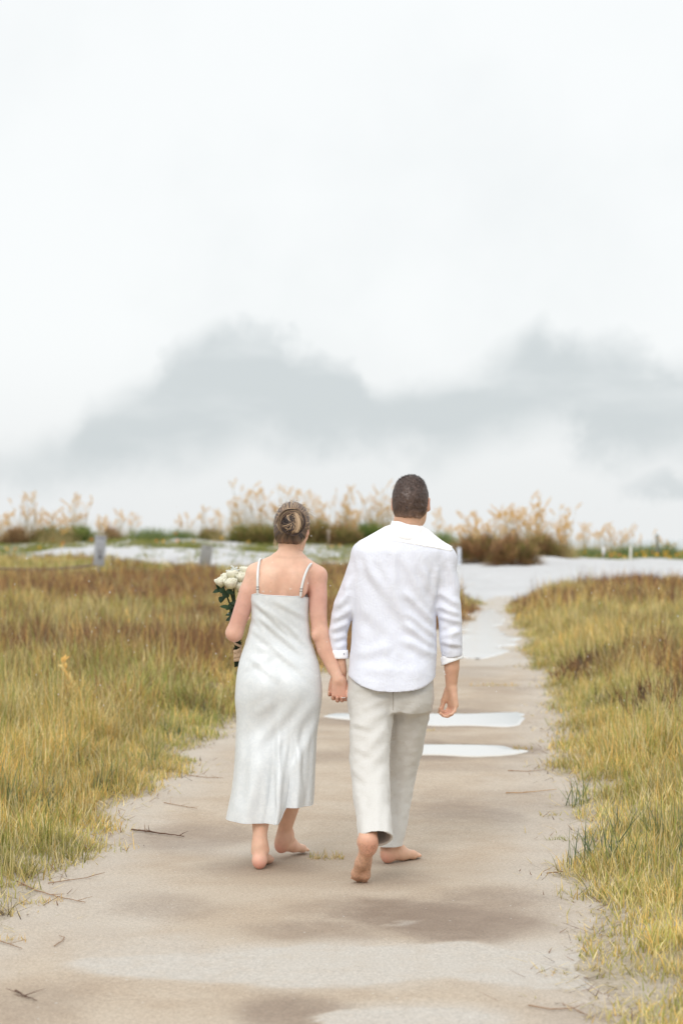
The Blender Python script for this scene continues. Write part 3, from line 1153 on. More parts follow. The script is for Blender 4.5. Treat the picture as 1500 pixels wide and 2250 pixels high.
def foot(vol, H, d, up, L, med, k=0.015, splay=0.0, toe_bend=0.0):
    """heel point on the sole, direction along the sole, normal of the sole, foot length, +1/-1 for the big toe's side of d x up"""
    d = unit(d)
    up = unit(np.asarray(up, float) - d * np.dot(d, up))
    s = unit(np.cross(d, up)) * med
    q = lambda a, o, h: np.asarray(H) + d * a * L + s * o * L + up * h * L
    vol.ell(q(0.10, 0, 0.13), (0.115 * L, 0.125 * L, 0.135 * L), np.stack([s, d, up], 1), k=k)
    vol.cap(q(0.14, 0, 0.15), q(0.45, -0.03, 0.12), 0.125 * L, 0.105 * L, k=k)
    vol.cap(q(0.45, -0.04, 0.11), q(0.70, -0.07, 0.085), 0.10 * L, 0.075 * L, k=k)
    vol.cap(q(0.40, 0.03, 0.17), q(0.70, 0.085, 0.095), 0.095 * L, 0.08 * L, k=k)
    vol.cap(q(0.70, 0.085, 0.09), q(0.70, -0.085, 0.08), 0.075 * L, 0.068 * L, k=k)
    ank = q(0.20, 0.0, 0.38)
    vol.cap(ank, q(0.12, 0, 0.18), 0.135 * L, 0.12 * L, k=k * 1.5)
    vol.cap(ank, q(0.50, 0.02, 0.17), 0.12 * L, 0.085 * L, k=k * 1.5)
    vol.ell(q(0.21, 0.125, 0.34), (0.03 * L,) * 3, k=0.02)
    vol.ell(q(0.19, -0.125, 0.31), (0.03 * L,) * 3, k=0.02)
    dt = unit(d + up * toe_bend)
    for i, (o, e, r) in enumerate(((0.105, 0.245, 0.058), (0.045, 0.23, 0.043), (-0.01, 0.205, 0.040), (-0.06, 0.17, 0.037), (-0.107, 0.13, 0.035))):
        a = q(0.72, o * 0.95, 0.065)
        vol.cap(a, a + dt * e * L - up * 0.012 * L + s * o * 0.1 * L, r * L, r * L * 0.9, k=0.004)
    return ank


def head(vol, c, yaw, pitch, roll, sc=1.0, male=False):
    """a head with a face; c is the middle of the skull. Returns the rotation (columns: right, forward, up)"""
    M = rotm((0, 0, 1), yaw) @ rotm((1, 0, 0), pitch) @ rotm((0, 1, 0), roll)
    q = lambda x, y, z: np.asarray(c) + M @ (np.array([x, y, z]) * sc)
    e = lambda p, r, k=0.02, op='add': vol.ell(q(*p), np.array(r) * sc, M, k, op)
    e((0, -0.012, 0.010), (0.0745, 0.094, 0.098))
    e((0, 0.025, -0.03), (0.066, 0.070, 0.085), 0.03)
    jw = 0.056 if male else 0.05
    e((0, 0.038, -0.082), (jw, 0.05, 0.036), 0.03)
    e((0, 0.078, -0.100), (0.022, 0.016, 0.016), 0.02)            # chin
    vol.cap(q(0, 0.088, 0.005), q(0, 0.108, -0.034), 0.008 * sc, 0.012 * sc, 0.012)   # nose
    for sx in (-1, 1):
        vol.ell(q(sx * 0.011, 0.100, -0.038), (0.009, 0.009, 0.008), M, 0.006)
        vol.cap(q(sx * 0.012, 0.086, 0.022), q(sx * 0.045, 0.074, 0.022), 0.009 * sc, 0.008 * sc, 0.014)  # brow
        e((sx * 0.031, 0.094, 0.003), (0.016, 0.012, 0.010), 0.012, 'sub')
        e((sx * 0.031, 0.080, 0.003), (0.0125, 0.0125, 0.0115), 0.004)
        e((sx * 0.045, 0.062, -0.03), (0.018, 0.018, 0.018), 0.02)  # cheek
        # ear
        Me = M @ rotm((0, 0, 1), -sx * 0.45)
        vol.ell(q(sx * 0.079, -0.004, -0.012), np.array([0.008, 0.019, 0.031]) * sc, Me, 0.006)
        vol.ell(q(sx * 0.088, 0.004, -0.010), np.array([0.006, 0.010, 0.018]) * sc, Me, 0.006, 'sub')
        vol.ell(q(sx * 0.075, 0.002, -0.036), np.array([0.007, 0.010, 0.010]) * sc, Me, 0.006)
    vol.cap(q(-0.02, 0.088, -0.066), q(0.02, 0.088, -0.066), 0.006 * sc, 0.006 * sc, 0.006)
    vol.cap(q(-0.017, 0.086, -0.075), q(0.017, 0.086, -0.075), 0.0065 * sc, 0.0065 * sc, 0.006)
    return M, q


def skin_color(V_, base, spots):
    """skin with the places where it is by nature redder or darker: (centre, radius, colour, amount)"""
    c = np.tile(np.asarray(base, float), (len(V_), 1))
    m_ = fbm2(V_[:, 0] * 14 + V_[:, 1] * 6, V_[:, 2] * 14, 301, 3)[:, None] - 0.5
    c = c * (1 + m_ * np.array([0.10, 0.24, 0.27]))
    for p, r, col, a in spots:
        w = np.exp(-(np.linalg.norm(V_ - np.asarray(p), axis=1) / r) ** 2)[:, None] * a
        c = c * (1 - w) + np.asarray(col) * w
    fr = (vn3(V_ * 160, 9) > 0.93)[:, None]
    return np.where(fr, c * np.array([0.93, 0.85, 0.8]), c)


DW = 9.19           # depth of the woman's trunk
DM = 9.16           # depth of the man's trunk
def zpy(py, D): return CAMZ - (py - H0) * D / F
def xpx(px, D): return (px - 750) * D / F


# ---------------- the woman
def stack_from(rows, D, depths, cys):
    """rows: (py, left px, right px)"""
    z = [zpy(r[0], D) for r in rows]
    cx = [xpx(0.5 * (r[1] + r[2]), D) for r in rows]
    a = [(r[2] - r[1]) * 0.5 * D / F for r in rows]
    return z, cx, [D + c for c in cys], a, depths


SK_W = np.array(srgb(226, 184, 160))
SK_W2 = np.array(srgb(208, 156, 144))
SK_RED = np.array(srgb(214, 150, 134))
HAND_JOIN = P(746, 1514, 9.15)

wv = Vol((-0.60, 8.90, -0.02), (0.07, 9.72, 1.70), 0.0041)
rows = [(1226, 612, 664), (1240, 588, 682), (1258, 568, 692), (1285, 557, 680), (1310, 557, 669), (1350, 564, 668), (1390, 564, 666), (1430, 552, 676), (1480, 538, 688), (1530, 534, 690), (1580, 540, 682)]
wv.stack(*stack_from(rows, DW, [0.052, 0.068, 0.085, 0.092, 0.090, 0.078, 0.072, 0.078, 0.090, 0.095, 0.09], [-0.005, -0.008, -0.006, -0.002, 0, 0, 0, 0, 0, 0, 0]), n=2.3, k=0.03)
NECK = P(636, 1206, DW - 0.005)
HEADW = P(642, 1158, DW + 0.01)
wv.cap(P(633, 1245, DW - 0.01), P(638, 1195, DW), 0.052, 0.046, k=0.035)
wv.cap(P(638, 1195, DW), HEADW + np.array([0, 0, -0.03]), 0.046, 0.05, k=0.02)
wv.cap(P(622, 1226, DW - 0.01), P(562, 1256, DW - 0.005), 0.034, 0.038, k=0.035)
wv.cap(P(648, 1228, DW - 0.01), P(698, 1263, DW - 0.005), 0.034, 0.038, k=0.035)
# shoulder blades and spine
wv.ell(P(590, 1282, DW - 0.075), (0.042, 0.021, 0.058), rotm((0, 1, 0), 0.25), k=0.035)
wv.ell(P(655, 1286, DW - 0.075), (0.042, 0.021, 0.058), rotm((0, 1, 0), -0.25), k=0.035)
wv.cap(P(624, 1250, DW - 0.113), P(618, 1330, DW - 0.118), 0.012, 0.012, k=0.035, op='sub')
# arms
EL = P(515, 1391, DW + 0.01)
HL_ = P(520, 1383, DW + 0.265)
wv.chain([P(561, 1263, DW), P(545, 1300, DW - 0.005), P(531, 1345, DW), EL], [0.042, 0.0415, 0.0395, 0.037], k=0.025)
wv.chain([EL, P(516, 1392, DW + 0.08), P(519, 1386, DW + 0.19), HL_], [0.037, 0.0385, 0.029, 0.0245], k=0.02)
SR = P(697, 1268, DW)
ER = P(703, 1392, DW - 0.015)
WR = P(744, 1493, DW - 0.05)
wv.chain([SR, P(698, 1310, DW - 0.005), P(699, 1350, DW - 0.01), ER], [0.044, 0.0435, 0.040, 0.0365], k=0.025)
wv.chain([ER, P(714, 1427, DW - 0.02), P(732, 1467, DW - 0.035), WR], [0.0365, 0.0375, 0.031, 0.0255], k=0.02)
wv.ell(P(692, 1397, DW - 0.045), (0.014, 0.012, 0.018), k=0.02)
hand(wv, WR + np.array([0, 0, 0.004]), (0.03, 0.10, -1), (0.1, 1, 0.1), 1, 0.92, curls=(0.95, 0.98, 1.0, 1.02), spread=0.0, thumb=(0.7, 0.25, 0.7))
hand(wv, HL_, (-0.15, 1, 0.12), (1, 0.15, 0.0), -1, 0.92, curls=(1.1, 1.15, 1.2, 1.2), spread=0.0, thumb=(0.6, 0.4, 0.7))
# head
MW, qW = head(wv, HEADW, R(-14), R(-14), R(3), 0.96)
# hips, legs
KL, AL = P(582, 1700, DW - 0.03), P(571, 1852, 9.10)
KR, AR = P(650, 1690, DW + 0.2), P(622, 1845, 9.40)
wv.chain([P(580, 1560, DW), KL], [0.078, 0.050], k=0.05)
wv.chain([P(645, 1560, DW + 0.01), KR], [0.078, 0.050], k=0.05)
wv.chain([KL, P(575, 1765, DW - 0.07), P(571, 1835, 9.10), AL], [0.054, 0.051, 0.032, 0.030], k=0.03)
wv.chain([KR, P(640, 1755, 9.37), P(625, 1825, 9.40), AR], [0.054, 0.050, 0.032, 0.030], k=0.03)
HLf = P(568, 1911, 9.06)
HLf[2] = 0.002
HRf = P(609, 1886, 9.38)
HRf[2] = 0.028
a1 = foot(wv, HLf, (0.12, 1, 0.0), (0, 0, 1), 0.235, -1 * -1)
a2 = foot(wv, HRf, (0.62, 0.80, -0.10), (0, -0.12, 1), 0.235, -1)
wv.cap(AL, a1, 0.030, 0.030, k=0.025)
wv.cap(AR, a2, 0.030, 0.030, k=0.025)
Vw, Fw = wv.mesh()
spots = [(HLf + [0, 0, 0.01], 0.05, SK_RED, 0.85), (HRf + [0, 0, 0.0], 0.05, SK_RED, 0.8), (EL + np.array([0, -0.02, -0.02]), 0.05, SK_RED, 0.35), (ER, 0.05, SK_RED, 0.25),
         (WR + [0.01, 0, -0.07], 0.07, SK_RED * 0.9, 0.5), (SR + [0, 0, -0.09], 0.12, SK_W2, 0.8), (P(532, 1335, DW), 0.12, SK_W2, 0.8), (P(721, 1440, DW), 0.1, np.array(srgb(206, 156, 134)), 0.85),
         (qW(0.08, 0, -0.01), 0.025, SK_RED, 0.6), (qW(-0.08, 0, -0.01), 0.025, SK_RED, 0.6), (qW(0, 0.09, -0.07), 0.014, np.array(srgb(180, 90, 85)), 0.8)]
cw = skin_color(Vw, SK_W, spots)
for sx in (-1, 1):
    g = np.linalg.norm(Vw - qW(sx * 0.031, 0.0925, 0.003), axis=1)
    cw[g < 0.0075] = (0.55, 0.53, 0.5)
    cw[g < 0.0048] = (0.03, 0.025, 0.02)
base_w = (float(P(600, 1900, 9.2)[0]), 9.2, 0.0)
woman = mesh("person", Vw, Fw, M_skin, origin=base_w, col=cw)
tag(woman, "barefoot woman with a blonde bun in a long pale satin slip dress", "person", "couple walking hand in hand along the sandy path")


# dress: a lofted satin tube cut low at the back, flaring to a hem that rides up over the forward leg
def dress_material():
    m_ = bpy.data.materials.new("satin")
    m_.use_nodes = True
    t = m_.node_tree
    t.nodes.clear()
    q = NB(t)
    tc_ = q.new('ShaderNodeTexCoord')
    co = tc_.outputs['Object']
    n1 = q.noise(co, 34, 4, 0.6, 1.5)
    n2 = q.noise(co, 7, 3, 0.5)
    pat = q.rng(n1.outputs[0], 0.47, 0.56)
    c = q.mix(q.m('MULTIPLY', pat, 0.7), srgb(236, 240, 243), srgb(244, 247, 249))
    pb = q.new('ShaderNodeBsdfPrincipled')
    q.put(pb.inputs['Base Color'], c)
    q.put(pb.inputs['Roughness'], q.rng(pat, 0, 1, 0.30, 0.42))
    pb.inputs['Specular IOR Level'].default_value = 0.55
    pb.inputs['Sheen Weight'].default_value = 0.15
    bp = q.new('ShaderNodeBump')
    bp.inputs['Strength'].default_value = 0.35
    bp.inputs['Distance'].default_value = 0.006
    q.put(bp.inputs['Height'], q.m('ADD', q.m('MULTIPLY', n1.outputs[0], 0.25), q.m('MULTIPLY', n2.outputs[0], 0.35)))
    q.put(pb.inputs['Normal'], bp.outputs[0])
    tr = q.new('ShaderNodeBsdfTranslucent')
    q.put(tr.inputs[0], c)
    mx = q.new('ShaderNodeMixShader')
    mx.inputs[0].default_value = 0.22
    t.links.new(pb.outputs[0], mx.inputs[1])
    t.links.new(tr.outputs[0], mx.inputs[2])
    out = q.new('ShaderNodeOutputMaterial')
    t.links.new(mx.outputs[0], out.inputs[0])
    return m_


M_satin = dress_material()
drows = [(1300, 550, 679), (1312, 550, 679), (1350, 553, 677), (1385, 547, 680), (1410, 540, 684), (1435, 532, 692), (1460, 525, 700), (1500, 519, 706), (1530, 517, 707), (1570, 519, 702), (1610, 518, 696),
         (1680, 515, 692), (1740, 508, 689), (1775, 501, 686), (1802, 496, 683)]
dz, dcx, dcy, da, db = stack_from(drows, DW, [0.106, 0.108, 0.103, 0.098, 0.100, 0.106, 0.114, 0.124, 0.126, 0.126, 0.135, 0.165, 0.19, 0.20, 0.205],
                                  [0, 0, 0, 0, 0, -0.002, -0.006, -0.01, -0.01, 0.0, 0.01, 0.02, 0.03, 0.035, 0.04])
o_ = np.argsort(dz)
fcx, fcy, fa, fb = (cubic(np.array(dz)[o_], np.array(v)[o_]) for v in (dcx, dcy, da, db))
NU, NV = 340, 250
uu = np.linspace(0, 2 * np.pi, NU, endpoint=False)            # 0 = right, pi/2 = front (+Y), pi = left, 3pi/2 = back
vv = np.linspace(0, 1, NV)
cu, su = np.cos(uu), np.sin(uu)
# top line: dips in the middle of the back, rises to the chest in front
ztop = zpy(1308, DW) + np.where(su > 0, 0.075 * np.abs(su) ** 1.5 * (0.75 + 0.25 * np.cos(4 * uu)), -0.007 * cu ** 4 - 0.007 * cu + 0.006 * np.exp(-((cu + 0.72) / 0.16) ** 2) + 0.004 * np.exp(-((cu - 0.70) / 0.16) ** 2))
# hem
xh = cu
hem_low, hem_high = zpy(1799, DW), zpy(1766, DW)
stepx = sstep(0.23, 0.40, xh)
zbot = hem_low * (1 - stepx) + hem_high * stepx
zbot = zbot + np.where(su > 0, 0.02 * su, 0)
Zg = ztop[None, :] * (1 - vv[:, None]) + zbot[None, :] * vv[:, None]
A, B = fa(Zg), fb(Zg)
n_ = 2.25
den = (np.abs(cu) ** n_ + np.abs(su) ** n_) ** (-1 / n_)
Xg = fcx(Zg) + A * (cu * den)[None, :]
Yg = fcy(Zg) + B * (su * den)[None, :]
# buttocks, small of the back
def bump_at(px, py, rx, ry, amp):
    cx, cz = xpx(px, DW), zpy(py, DW)
    w = np.exp(-((Xg - cx) / (rx * DW / F)) ** 2 - ((Zg - cz) / (ry * DW / F)) ** 2)
    return amp * w * (su < 0.1)[None, :]


back = bump_at(580, 1508, 34, 42, 0.022) + bump_at(650, 1508, 34, 42, 0.022) - bump_at(615, 1540, 13, 45, 0.006) - bump_at(614, 1400, 40, 45, 0.014) - bump_at(600, 1610, 60, 35, 0.012) + bump_at(565, 1690, 30, 60, 0.01)
Yg = Yg - back
# folds of the skirt running to the hem: (x as cos at the hem, drift, half width, depth)
flare = sstep(zpy(1545, DW), zpy(1790, DW), Zg)
fold = np.zeros_like(Zg)
for c0, c1, w, a in ((0.20, 0.05, 0.075, 0.034), (0.40, 0.33, 0.06, -0.022), (0.62, 0.5, 0.07, 0.022), (0.80, 0.78, 0.07, -0.016), (0.93, 0.9, 0.06, 0.016), (-0.22, -0.1, 0.16, -0.012), (-0.5, -0.3, 0.14, 0.014),
                      (-0.78, -0.7, 0.12, -0.010), (-0.05, 0.0, 0.08, -0.018)):
    c = c1 * (1 - flare) + c0 * flare
    fold += a * np.exp(-((cu[None, :] - c) / w) ** 2) * flare ** 0.8 * (su < 0.2)[None, :]
fold += 0.012 * np.sin(9 * uu + 1)[None, :] * flare * (su > 0.1)[None, :]
wob = (fbm2(uu[None, :] * 2.2 + 0 * Zg, Zg * 3.0, 400, 3) - 0.5) * 0.014 * (0.4 + flare)
rad = fold + wob
Xg = Xg + cu[None, :] * np.where(rad > 0, rad * 0.25, rad * 0.25)
Yg = Yg + su[None, :] * rad
Vd, Fd = loft(np.stack([Xg, Yg, Zg], -1))
Fd = [f[:, ::-1] for f in Fd]
Nd = normals(Vd, Fd[0])
sgn = np.sign(np.mean(Nd[:, 0] * np.tile(cu, NV)))
Nd *= sgn
Vd = Vd + Nd * crease(Vd, Nd, [(556, 1318, 640, 1400, 6, 6), (566, 1352, 668, 1440, 7, 7), (600, 1420, 690, 1500, 7, 4), (545, 1440, 620, 1500, 8, 4), (640, 1640, 628, 1762, 5, 6), (606, 1680, 613, 1798, 5, 6), (560, 1600, 545, 1790, 9, 5), (530, 1700, 515, 1795, 8, 4), (655, 1650, 664, 1764, 5, 6), (580, 1700, 585, 1798, 7, 4), (575, 1330, 660, 1398, 6, 4), (600, 1318, 678, 1360, 7, 4), (555, 1380, 620, 1436, 8, 4), (560, 1415, 680, 1470, 10, 4), (552, 1350, 590, 1400, 6, 3),
                               (640, 1385, 690, 1432, 6, 4), (530, 1470, 600, 1440, 9, 3), (650, 1545, 560, 1640, 14, 6), (690, 1540, 600, 1650, 12, 6), (695, 1580, 640, 1700, 9, 7), (640, 1600, 610, 1760, 8, 6),
                               (540, 1560, 530, 1700, 12, 4), (590, 1640, 560, 1770, 12, 5), (675, 1600, 672, 1740, 6, 5), (600, 1540, 560, 1570, 10, 3)])[:, None]
dress = mesh("dress", Vd, Fd, M_satin, parent=woman)
sm = dress.modifiers.new("cloth", 'SOLIDIFY')
sm.thickness, sm.offset = 0.0025, 0

# hem band and neck edge as fine rolled borders
for lab, row in (("hem", -1), ("neckline", 0)):
    ring = Vd.reshape(NV, NU, 3)[row]
    Vt, Ft = tube(np.vstack([ring, ring[:1]])[::2], 0.0028 if row == 0 else 0.0022, 6, cap=False)
    mesh(lab, Vt, Ft, M_satin, parent=dress)

# straps: follow the skin over the shoulders
def on_skin(px, py, lift=0.003, front=False):
    """nearest skin point on the back under a photo pixel"""
    ppx, ppy = px_of(Vw)
    k = (np.abs(ppx - px) < 4) & (np.abs(ppy - py) < 4)
    k &= (Vw[:, 1] > DW - 0.2)
    sel = Vw[k]
    p = sel[np.argmin(sel[:, 1])]
    return P(px, py, p[1] - lift)


M_strap = material("strap_satin", srgb(226, 228, 228), 0.4, spec=0.5)
for pts in ([(566, 1306), (566, 1290), (566, 1270), (567, 1252), (569, 1238), (571, 1230)], [(660, 1311), (662, 1294), (666, 1276), (671, 1260), (677, 1247), (682, 1240)]):
    c = np.array([on_skin(x, y) for x, y in pts])
    top_ = c[-1]
    c = np.vstack([c, top_ + [0.003, 0.03, 0.006], top_ + [0.004, 0.065, -0.012], top_ + [-0.003 if pts[0][0] > 600 else 0.008, 0.098, -0.06], [top_[0] * 0.97 - 0.008, DW + 0.098, zpy(1290, DW)]])
    tt = np.linspace(0, 1, len(c))
    ts = np.linspace(0, 1, 40)
    c = np.stack([cubic(tt, c[:, i])(ts) for i in range(3)], -1)
    tg = np.gradient(c, axis=0)
    tg /= np.linalg.norm(tg, axis=1)[:, None]
    Wd = np.cross(tg, np.array([0, 1.0, 0.4]))
    Wd = np.where(np.abs(tg[:, 1:2]) > 0.85, np.array([[1.0, 0, 0]]), Wd)
    Wd *= np.sign(Wd[:, :1] + 1e-9)
    Wd /= np.linalg.norm(Wd, axis=1)[:, None]
    Nn = np.cross(Wd, tg)
    hw, th = 0.0055, 0.0014
    rings = np.stack([c + Wd * hw + Nn * th, c - Wd * hw + Nn * th, c - Wd * hw - Nn * th, c + Wd * hw - Nn * th], 1)
    Vs, Fs = loft(rings)
    st = mesh("strap", Vs, Fs, M_strap, parent=dress)
    s0 = c[3]
    bb = Geo()
    for dz_ in (0.0, 0.012):
        v_, f_ = box(c[3] + tg[3] * dz_, (0.0068, 0.0022, 0.0018))
        bb.add(v_, f_)
    bb.build("slider", M_metal_grey, parent=st)

# ---------------- her hair
BLOND, BLOND2, BROWN, DARK = (np.array(srgb(*c)) for c in ((184, 156, 124), (136, 110, 88), (80, 64, 58), (40, 32, 33)))


def hair_cap(q, M, sc, grow, cut, noise, hh=0.003, seed=0):
    lo, hi = q(0, 0, 0) - 0.15, q(0, 0, 0) + 0.15
    hv = Vol(lo, hi, hh)
    hv.ell(q(0, -0.012, 0.010), (np.array([0.0745, 0.094, 0.098]) + grow) * sc, M, 0.02)
    hv.ell(q(0, -0.035, -0.045), (np.array([0.060, 0.060, 0.06]) + grow) * sc, M, 0.03)
    for p, nrm in cut:
        n_w = M @ unit(nrm)
        hv.half(q(*p), -n_w, k=0.015)
    for sx in (-1, 1):
        hv.ell(q(sx * 0.082, 0.0, -0.022), np.array([0.018, 0.020, 0.024]), M, 0.006, 'sub')
    Vh, Fh = hv.mesh(2)
    return Vh, Fh


cuts = [((0, -0.075, -0.088), (0, -0.15, -1)), ((0, 0.075, 0.035), (0, 1, -0.55)), ((0, 0.028, -0.03), (0, 1, -0.75))]
Vh, Fh = hair_cap(qW, MW, 0.96, np.array([0.008, 0.008, 0.010]), cuts, 0)
bun_c = qW(0.034, -0.112, -0.012)
Nh = normals(Vh, Fh)
loc = (Vh - HEADW) @ MW
# strand relief runs from the hairline to the bun
rel = (Vh - bun_c) @ MW
ang = np.arctan2(rel[:, 2], rel[:, 0])
gro = np.sin(ang * 34 + 3 * fbm2(ang * 3, loc[:, 1] * 20, 500, 2)) * 0.5 + np.sin(ang * 61 + 1) * 0.3
Vh = Vh + Nh * (gro * 0.0012)[:, None]
mixv = np.clip(0.5 + 0.5 * (fbm2(ang * 5.0, loc[:, 1] * 4, 510, 3) - 0.5) * 3 + 0.12 * gro, 0, 1)
ch = lerp3(DARK * 1.2, BLOND2 * 0.9, mixv)
hair_w = mesh("hair", Vh, Fh, M_hair, parent=woman, col=ch)


def ribbon(pts, nrm, w, twist=0.0):
    pts = np.asarray(pts, float)
    tg = np.gradient(pts, axis=0)
    tg /= np.linalg.norm(tg, axis=1)[:, None] + 1e-9
    sd_ = np.cross(tg, nrm)
    sd_ /= np.linalg.norm(sd_, axis=1)[:, None] + 1e-9
    w = np.broadcast_to(w, (len(pts),))[:, None]
    Vr = np.empty((len(pts) * 2, 3))
    Vr[0::2] = pts - sd_ * w
    Vr[1::2] = pts + sd_ * w
    i = np.arange(len(pts) - 1) * 2
    return Vr, np.stack([i, i + 1, i + 3, i + 2], -1)


# locks swept from the hairline back into the bun
g = Geo()
erad = (np.array([0.0745, 0.094, 0.098]) + [0.010, 0.010, 0.012]) * 0.96
ecen = np.array([0, -0.012, 0.010]) * 0.96
for i in range(900):
    a = rng.uniform(0, 2 * np.pi)
    rr = rng.uniform(0.9, 1.0)
    # start on the hairline ring (tilted), seen from behind
    sx, sz = math.cos(a), math.sin(a)
    st = np.array([sx * 0.95, 0.55 * max(sz, 0) + 0.30, sz * 0.95 if sz > 0 else sz * 0.75])
    en = np.array([0.30 + 0.15 * sx, -1.0, -0.22 + 0.15 * sz])
    ts = np.linspace(0, 1, 12)[:, None]
    d_ = st * (1 - ts) + en * ts
    sw = 0.35 * np.sin(np.pi * ts[:, 0]) * rng.normal(0, 0.35)
    d_[:, 0] += sw * sz
    d_[:, 2] -= sw * sx
    d_ /= np.linalg.norm(d_, axis=1)[:, None]
    p = ecen + d_ * erad * (1 + rng.uniform(-0.005, 0.025) * np.sin(np.pi * ts))
    pw = HEADW + p @ MW.T
    nw_ = d_ @ MW.T
    Vr, Fr = ribbon(pw, nw_, 0.0008 * rng.uniform(0.6, 1.6) * np.sin(np.pi * (0.1 + 0.8 * ts[:, 0])))
    r = rng.random()
    c = (BLOND if r < 0.2 else BLOND2 if r < 0.45 else BROWN if r < 0.8 else DARK) * rng.uniform(0.85, 1.15)
    g.add(Vr, Fr, c)
# loose wisps at the nape
for i in range(26):
    side_ = -1 if i < 15 else 1
    p0 = qW(side_ * rng.uniform(0.05, 0.072), -0.02 - 0.03 * rng.random(), -0.055)
    ts = np.linspace(0, 1, 8)[:, None]
    p = p0 + ts * np.array([side_ * rng.uniform(0, 0.018), -0.01, -rng.uniform(0.02, 0.065)]) + ts ** 2 * np.array([side_ * -0.006, 0, 0])
    Vr, Fr = ribbon(p, np.array([[0, -1.0, 0]]), 0.0006)
    g.add(Vr, Fr, BLOND)
for i in range(90):
    a = rng.uniform(0, np.pi) if rng.random() < 0.8 else rng.uniform(0, 2 * np.pi)
    d0 = unit([math.cos(a), rng.uniform(-0.6, 0.5), math.sin(a)])
    ts = np.linspace(0, 1, 7)[:, None]
    p = ecen + (d0 * erad)[None, :] * (1 + 0.10 * ts * rng.uniform(0.3, 1.2)) + ts * np.array([[-math.sin(a), 0, math.cos(a)]]) * rng.normal(0, 0.025)
    Vr, Fr = ribbon(HEADW + p @ MW.T, np.array([[0, -1.0, 0]]), 0.00045)
    g.add(Vr, Fr, BLOND2)
g.build("strands", M_hair, parent=hair_w)

# the bun: coiled locks, dark in the middle, one blonde lock laid round and over it
g = Geo()
bM = MW
rb = 0.062
core = Vol(bun_c - 0.1, bun_c + 0.1, 0.0035)
core.ell(bun_c + bM @ np.array([0, 0.008, 0]), (0.056, 0.036, 0.054), bM)
Vc, Fc = core.mesh(1)
g.add(Vc, Fc, DARK * 1.1)


def coil(r0, r1, a0, a1, h0, h1, rad, c, n=30, tilt=0.0):
    ts = np.linspace(0, 1, n)
    r = r0 + (r1 - r0) * ts
    a = a0 + (a1 - a0) * ts
    h = h0 + (h1 - h0) * ts
    ph = rng.uniform(0, 6.28, 2)
    r = r * (1 + 0.05 * np.sin(a * 1.7 + ph[0])) + 0.0015 * np.sin(a * 5 + ph[1])
    loc_ = np.stack([r * np.cos(a), -h + tilt * np.sin(a), r * np.sin(a) * 0.97], -1)
    Vt, Ft = tube(bun_c + loc_ @ bM.T, rad * np.sin(np.pi * (0.08 + 0.84 * ts)), 5)
    g.add(Vt, Ft, c)


for i in range(260):
    r0 = rng.uniform(0.006, 0.056)
    a0 = rng.uniform(0, 2 * np.pi)
    h = 0.036 * math.sqrt(max(0.02, 1 - (r0 / 0.062) ** 2)) + rng.uniform(-0.004, 0.003)
    r = rng.random()
    dk = 1 - r0 / 0.056
    c = (DARK if r < 0.25 + 0.3 * dk else BROWN if r < 0.55 + 0.25 * dk else BLOND2 if r < 0.85 else BLOND) * rng.uniform(0.8, 1.2)
    if i % 2:
        coil(r0, r0 * rng.uniform(0.75, 1.1), a0, a0 + rng.uniform(1.0, 2.2), h, h * rng.uniform(0.8, 1.05), rng.uniform(0.0011, 0.0026), c, n=20, tilt=rng.uniform(-0.006, 0.006))
        continue
    # locks folded in towards the dark hollow right of the middle
    ts = np.linspace(0, 1, 18)
    a1 = a0 + rng.uniform(0.4, 1.3)
    e0 = np.array([math.cos(a0), math.sin(a0)]) * rng.uniform(0.040, 0.058)
    e1 = np.array([0.012 + rng.normal(0, 0.006), -0.004 + rng.normal(0, 0.008)])
    md = np.array([math.cos(a1), math.sin(a1)]) * rng.uniform(0.018, 0.036)
    cvx = (1 - ts)[:, None] ** 2 * e0 + 2 * (ts * (1 - ts))[:, None] * md * 1.5 + ts[:, None] ** 2 * e1
    rr_ = np.hypot(cvx[:, 0], cvx[:, 1])
    hh_ = 0.036 * np.sqrt(np.maximum(0.05, 1 - (rr_ / 0.064) ** 2)) + 0.004 * np.sin(np.pi * ts) + rng.uniform(-0.002, 0.003)
    Vt, Ft = tube(bun_c + np.stack([cvx[:, 0], -hh_, cvx[:, 1]], -1) @ bM.T, rng.uniform(0.0011, 0.0024) * np.sin(np.pi * (0.08 + 0.84 * ts)), 6)
    g.add(Vt, Ft, c)
for i in range(64):
    # the outer lock: from low left, up over the top and down the right side
    r0 = rng.uniform(0.046, 0.070)
    h = 0.012 + rng.uniform(-0.010, 0.020)
    q_ = rng.random()
    c = (BLOND if q_ < 0.40 else BLOND2 if q_ < 0.72 else BROWN) * rng.uniform(0.8, 1.12)
    coil(r0, r0 * rng.uniform(0.86, 1.06), R(205 + rng.uniform(-60, 45)), R(rng.uniform(-75, 60)), h, h + rng.uniform(-0.006, 0.012), rng.uniform(0.0010, 0.0022), c, 26, tilt=-0.004)
for i in range(26):
    # the lock crossing down the right of the coil
    o = rng.normal(0, 0.005)
    ts = np.linspace(0, 1, 24)
    loc_ = np.stack([0.014 + 0.024 * np.sin(np.pi * ts * 0.8) + o, -0.040 - 0.006 * np.sin(np.pi * ts) + 0 * ts, 0.045 - 0.095 * ts], -1)
    Vt, Ft = tube(bun_c + loc_ @ bM.T, 0.0016 * np.sin(np.pi * (0.08 + 0.84 * ts)), 6)
    g.add(Vt, Ft, (BLOND if rng.random() < 0.6 else BLOND2) * rng.uniform(0.85, 1.1))
g.build("bun", M_hair, parent=hair_w)

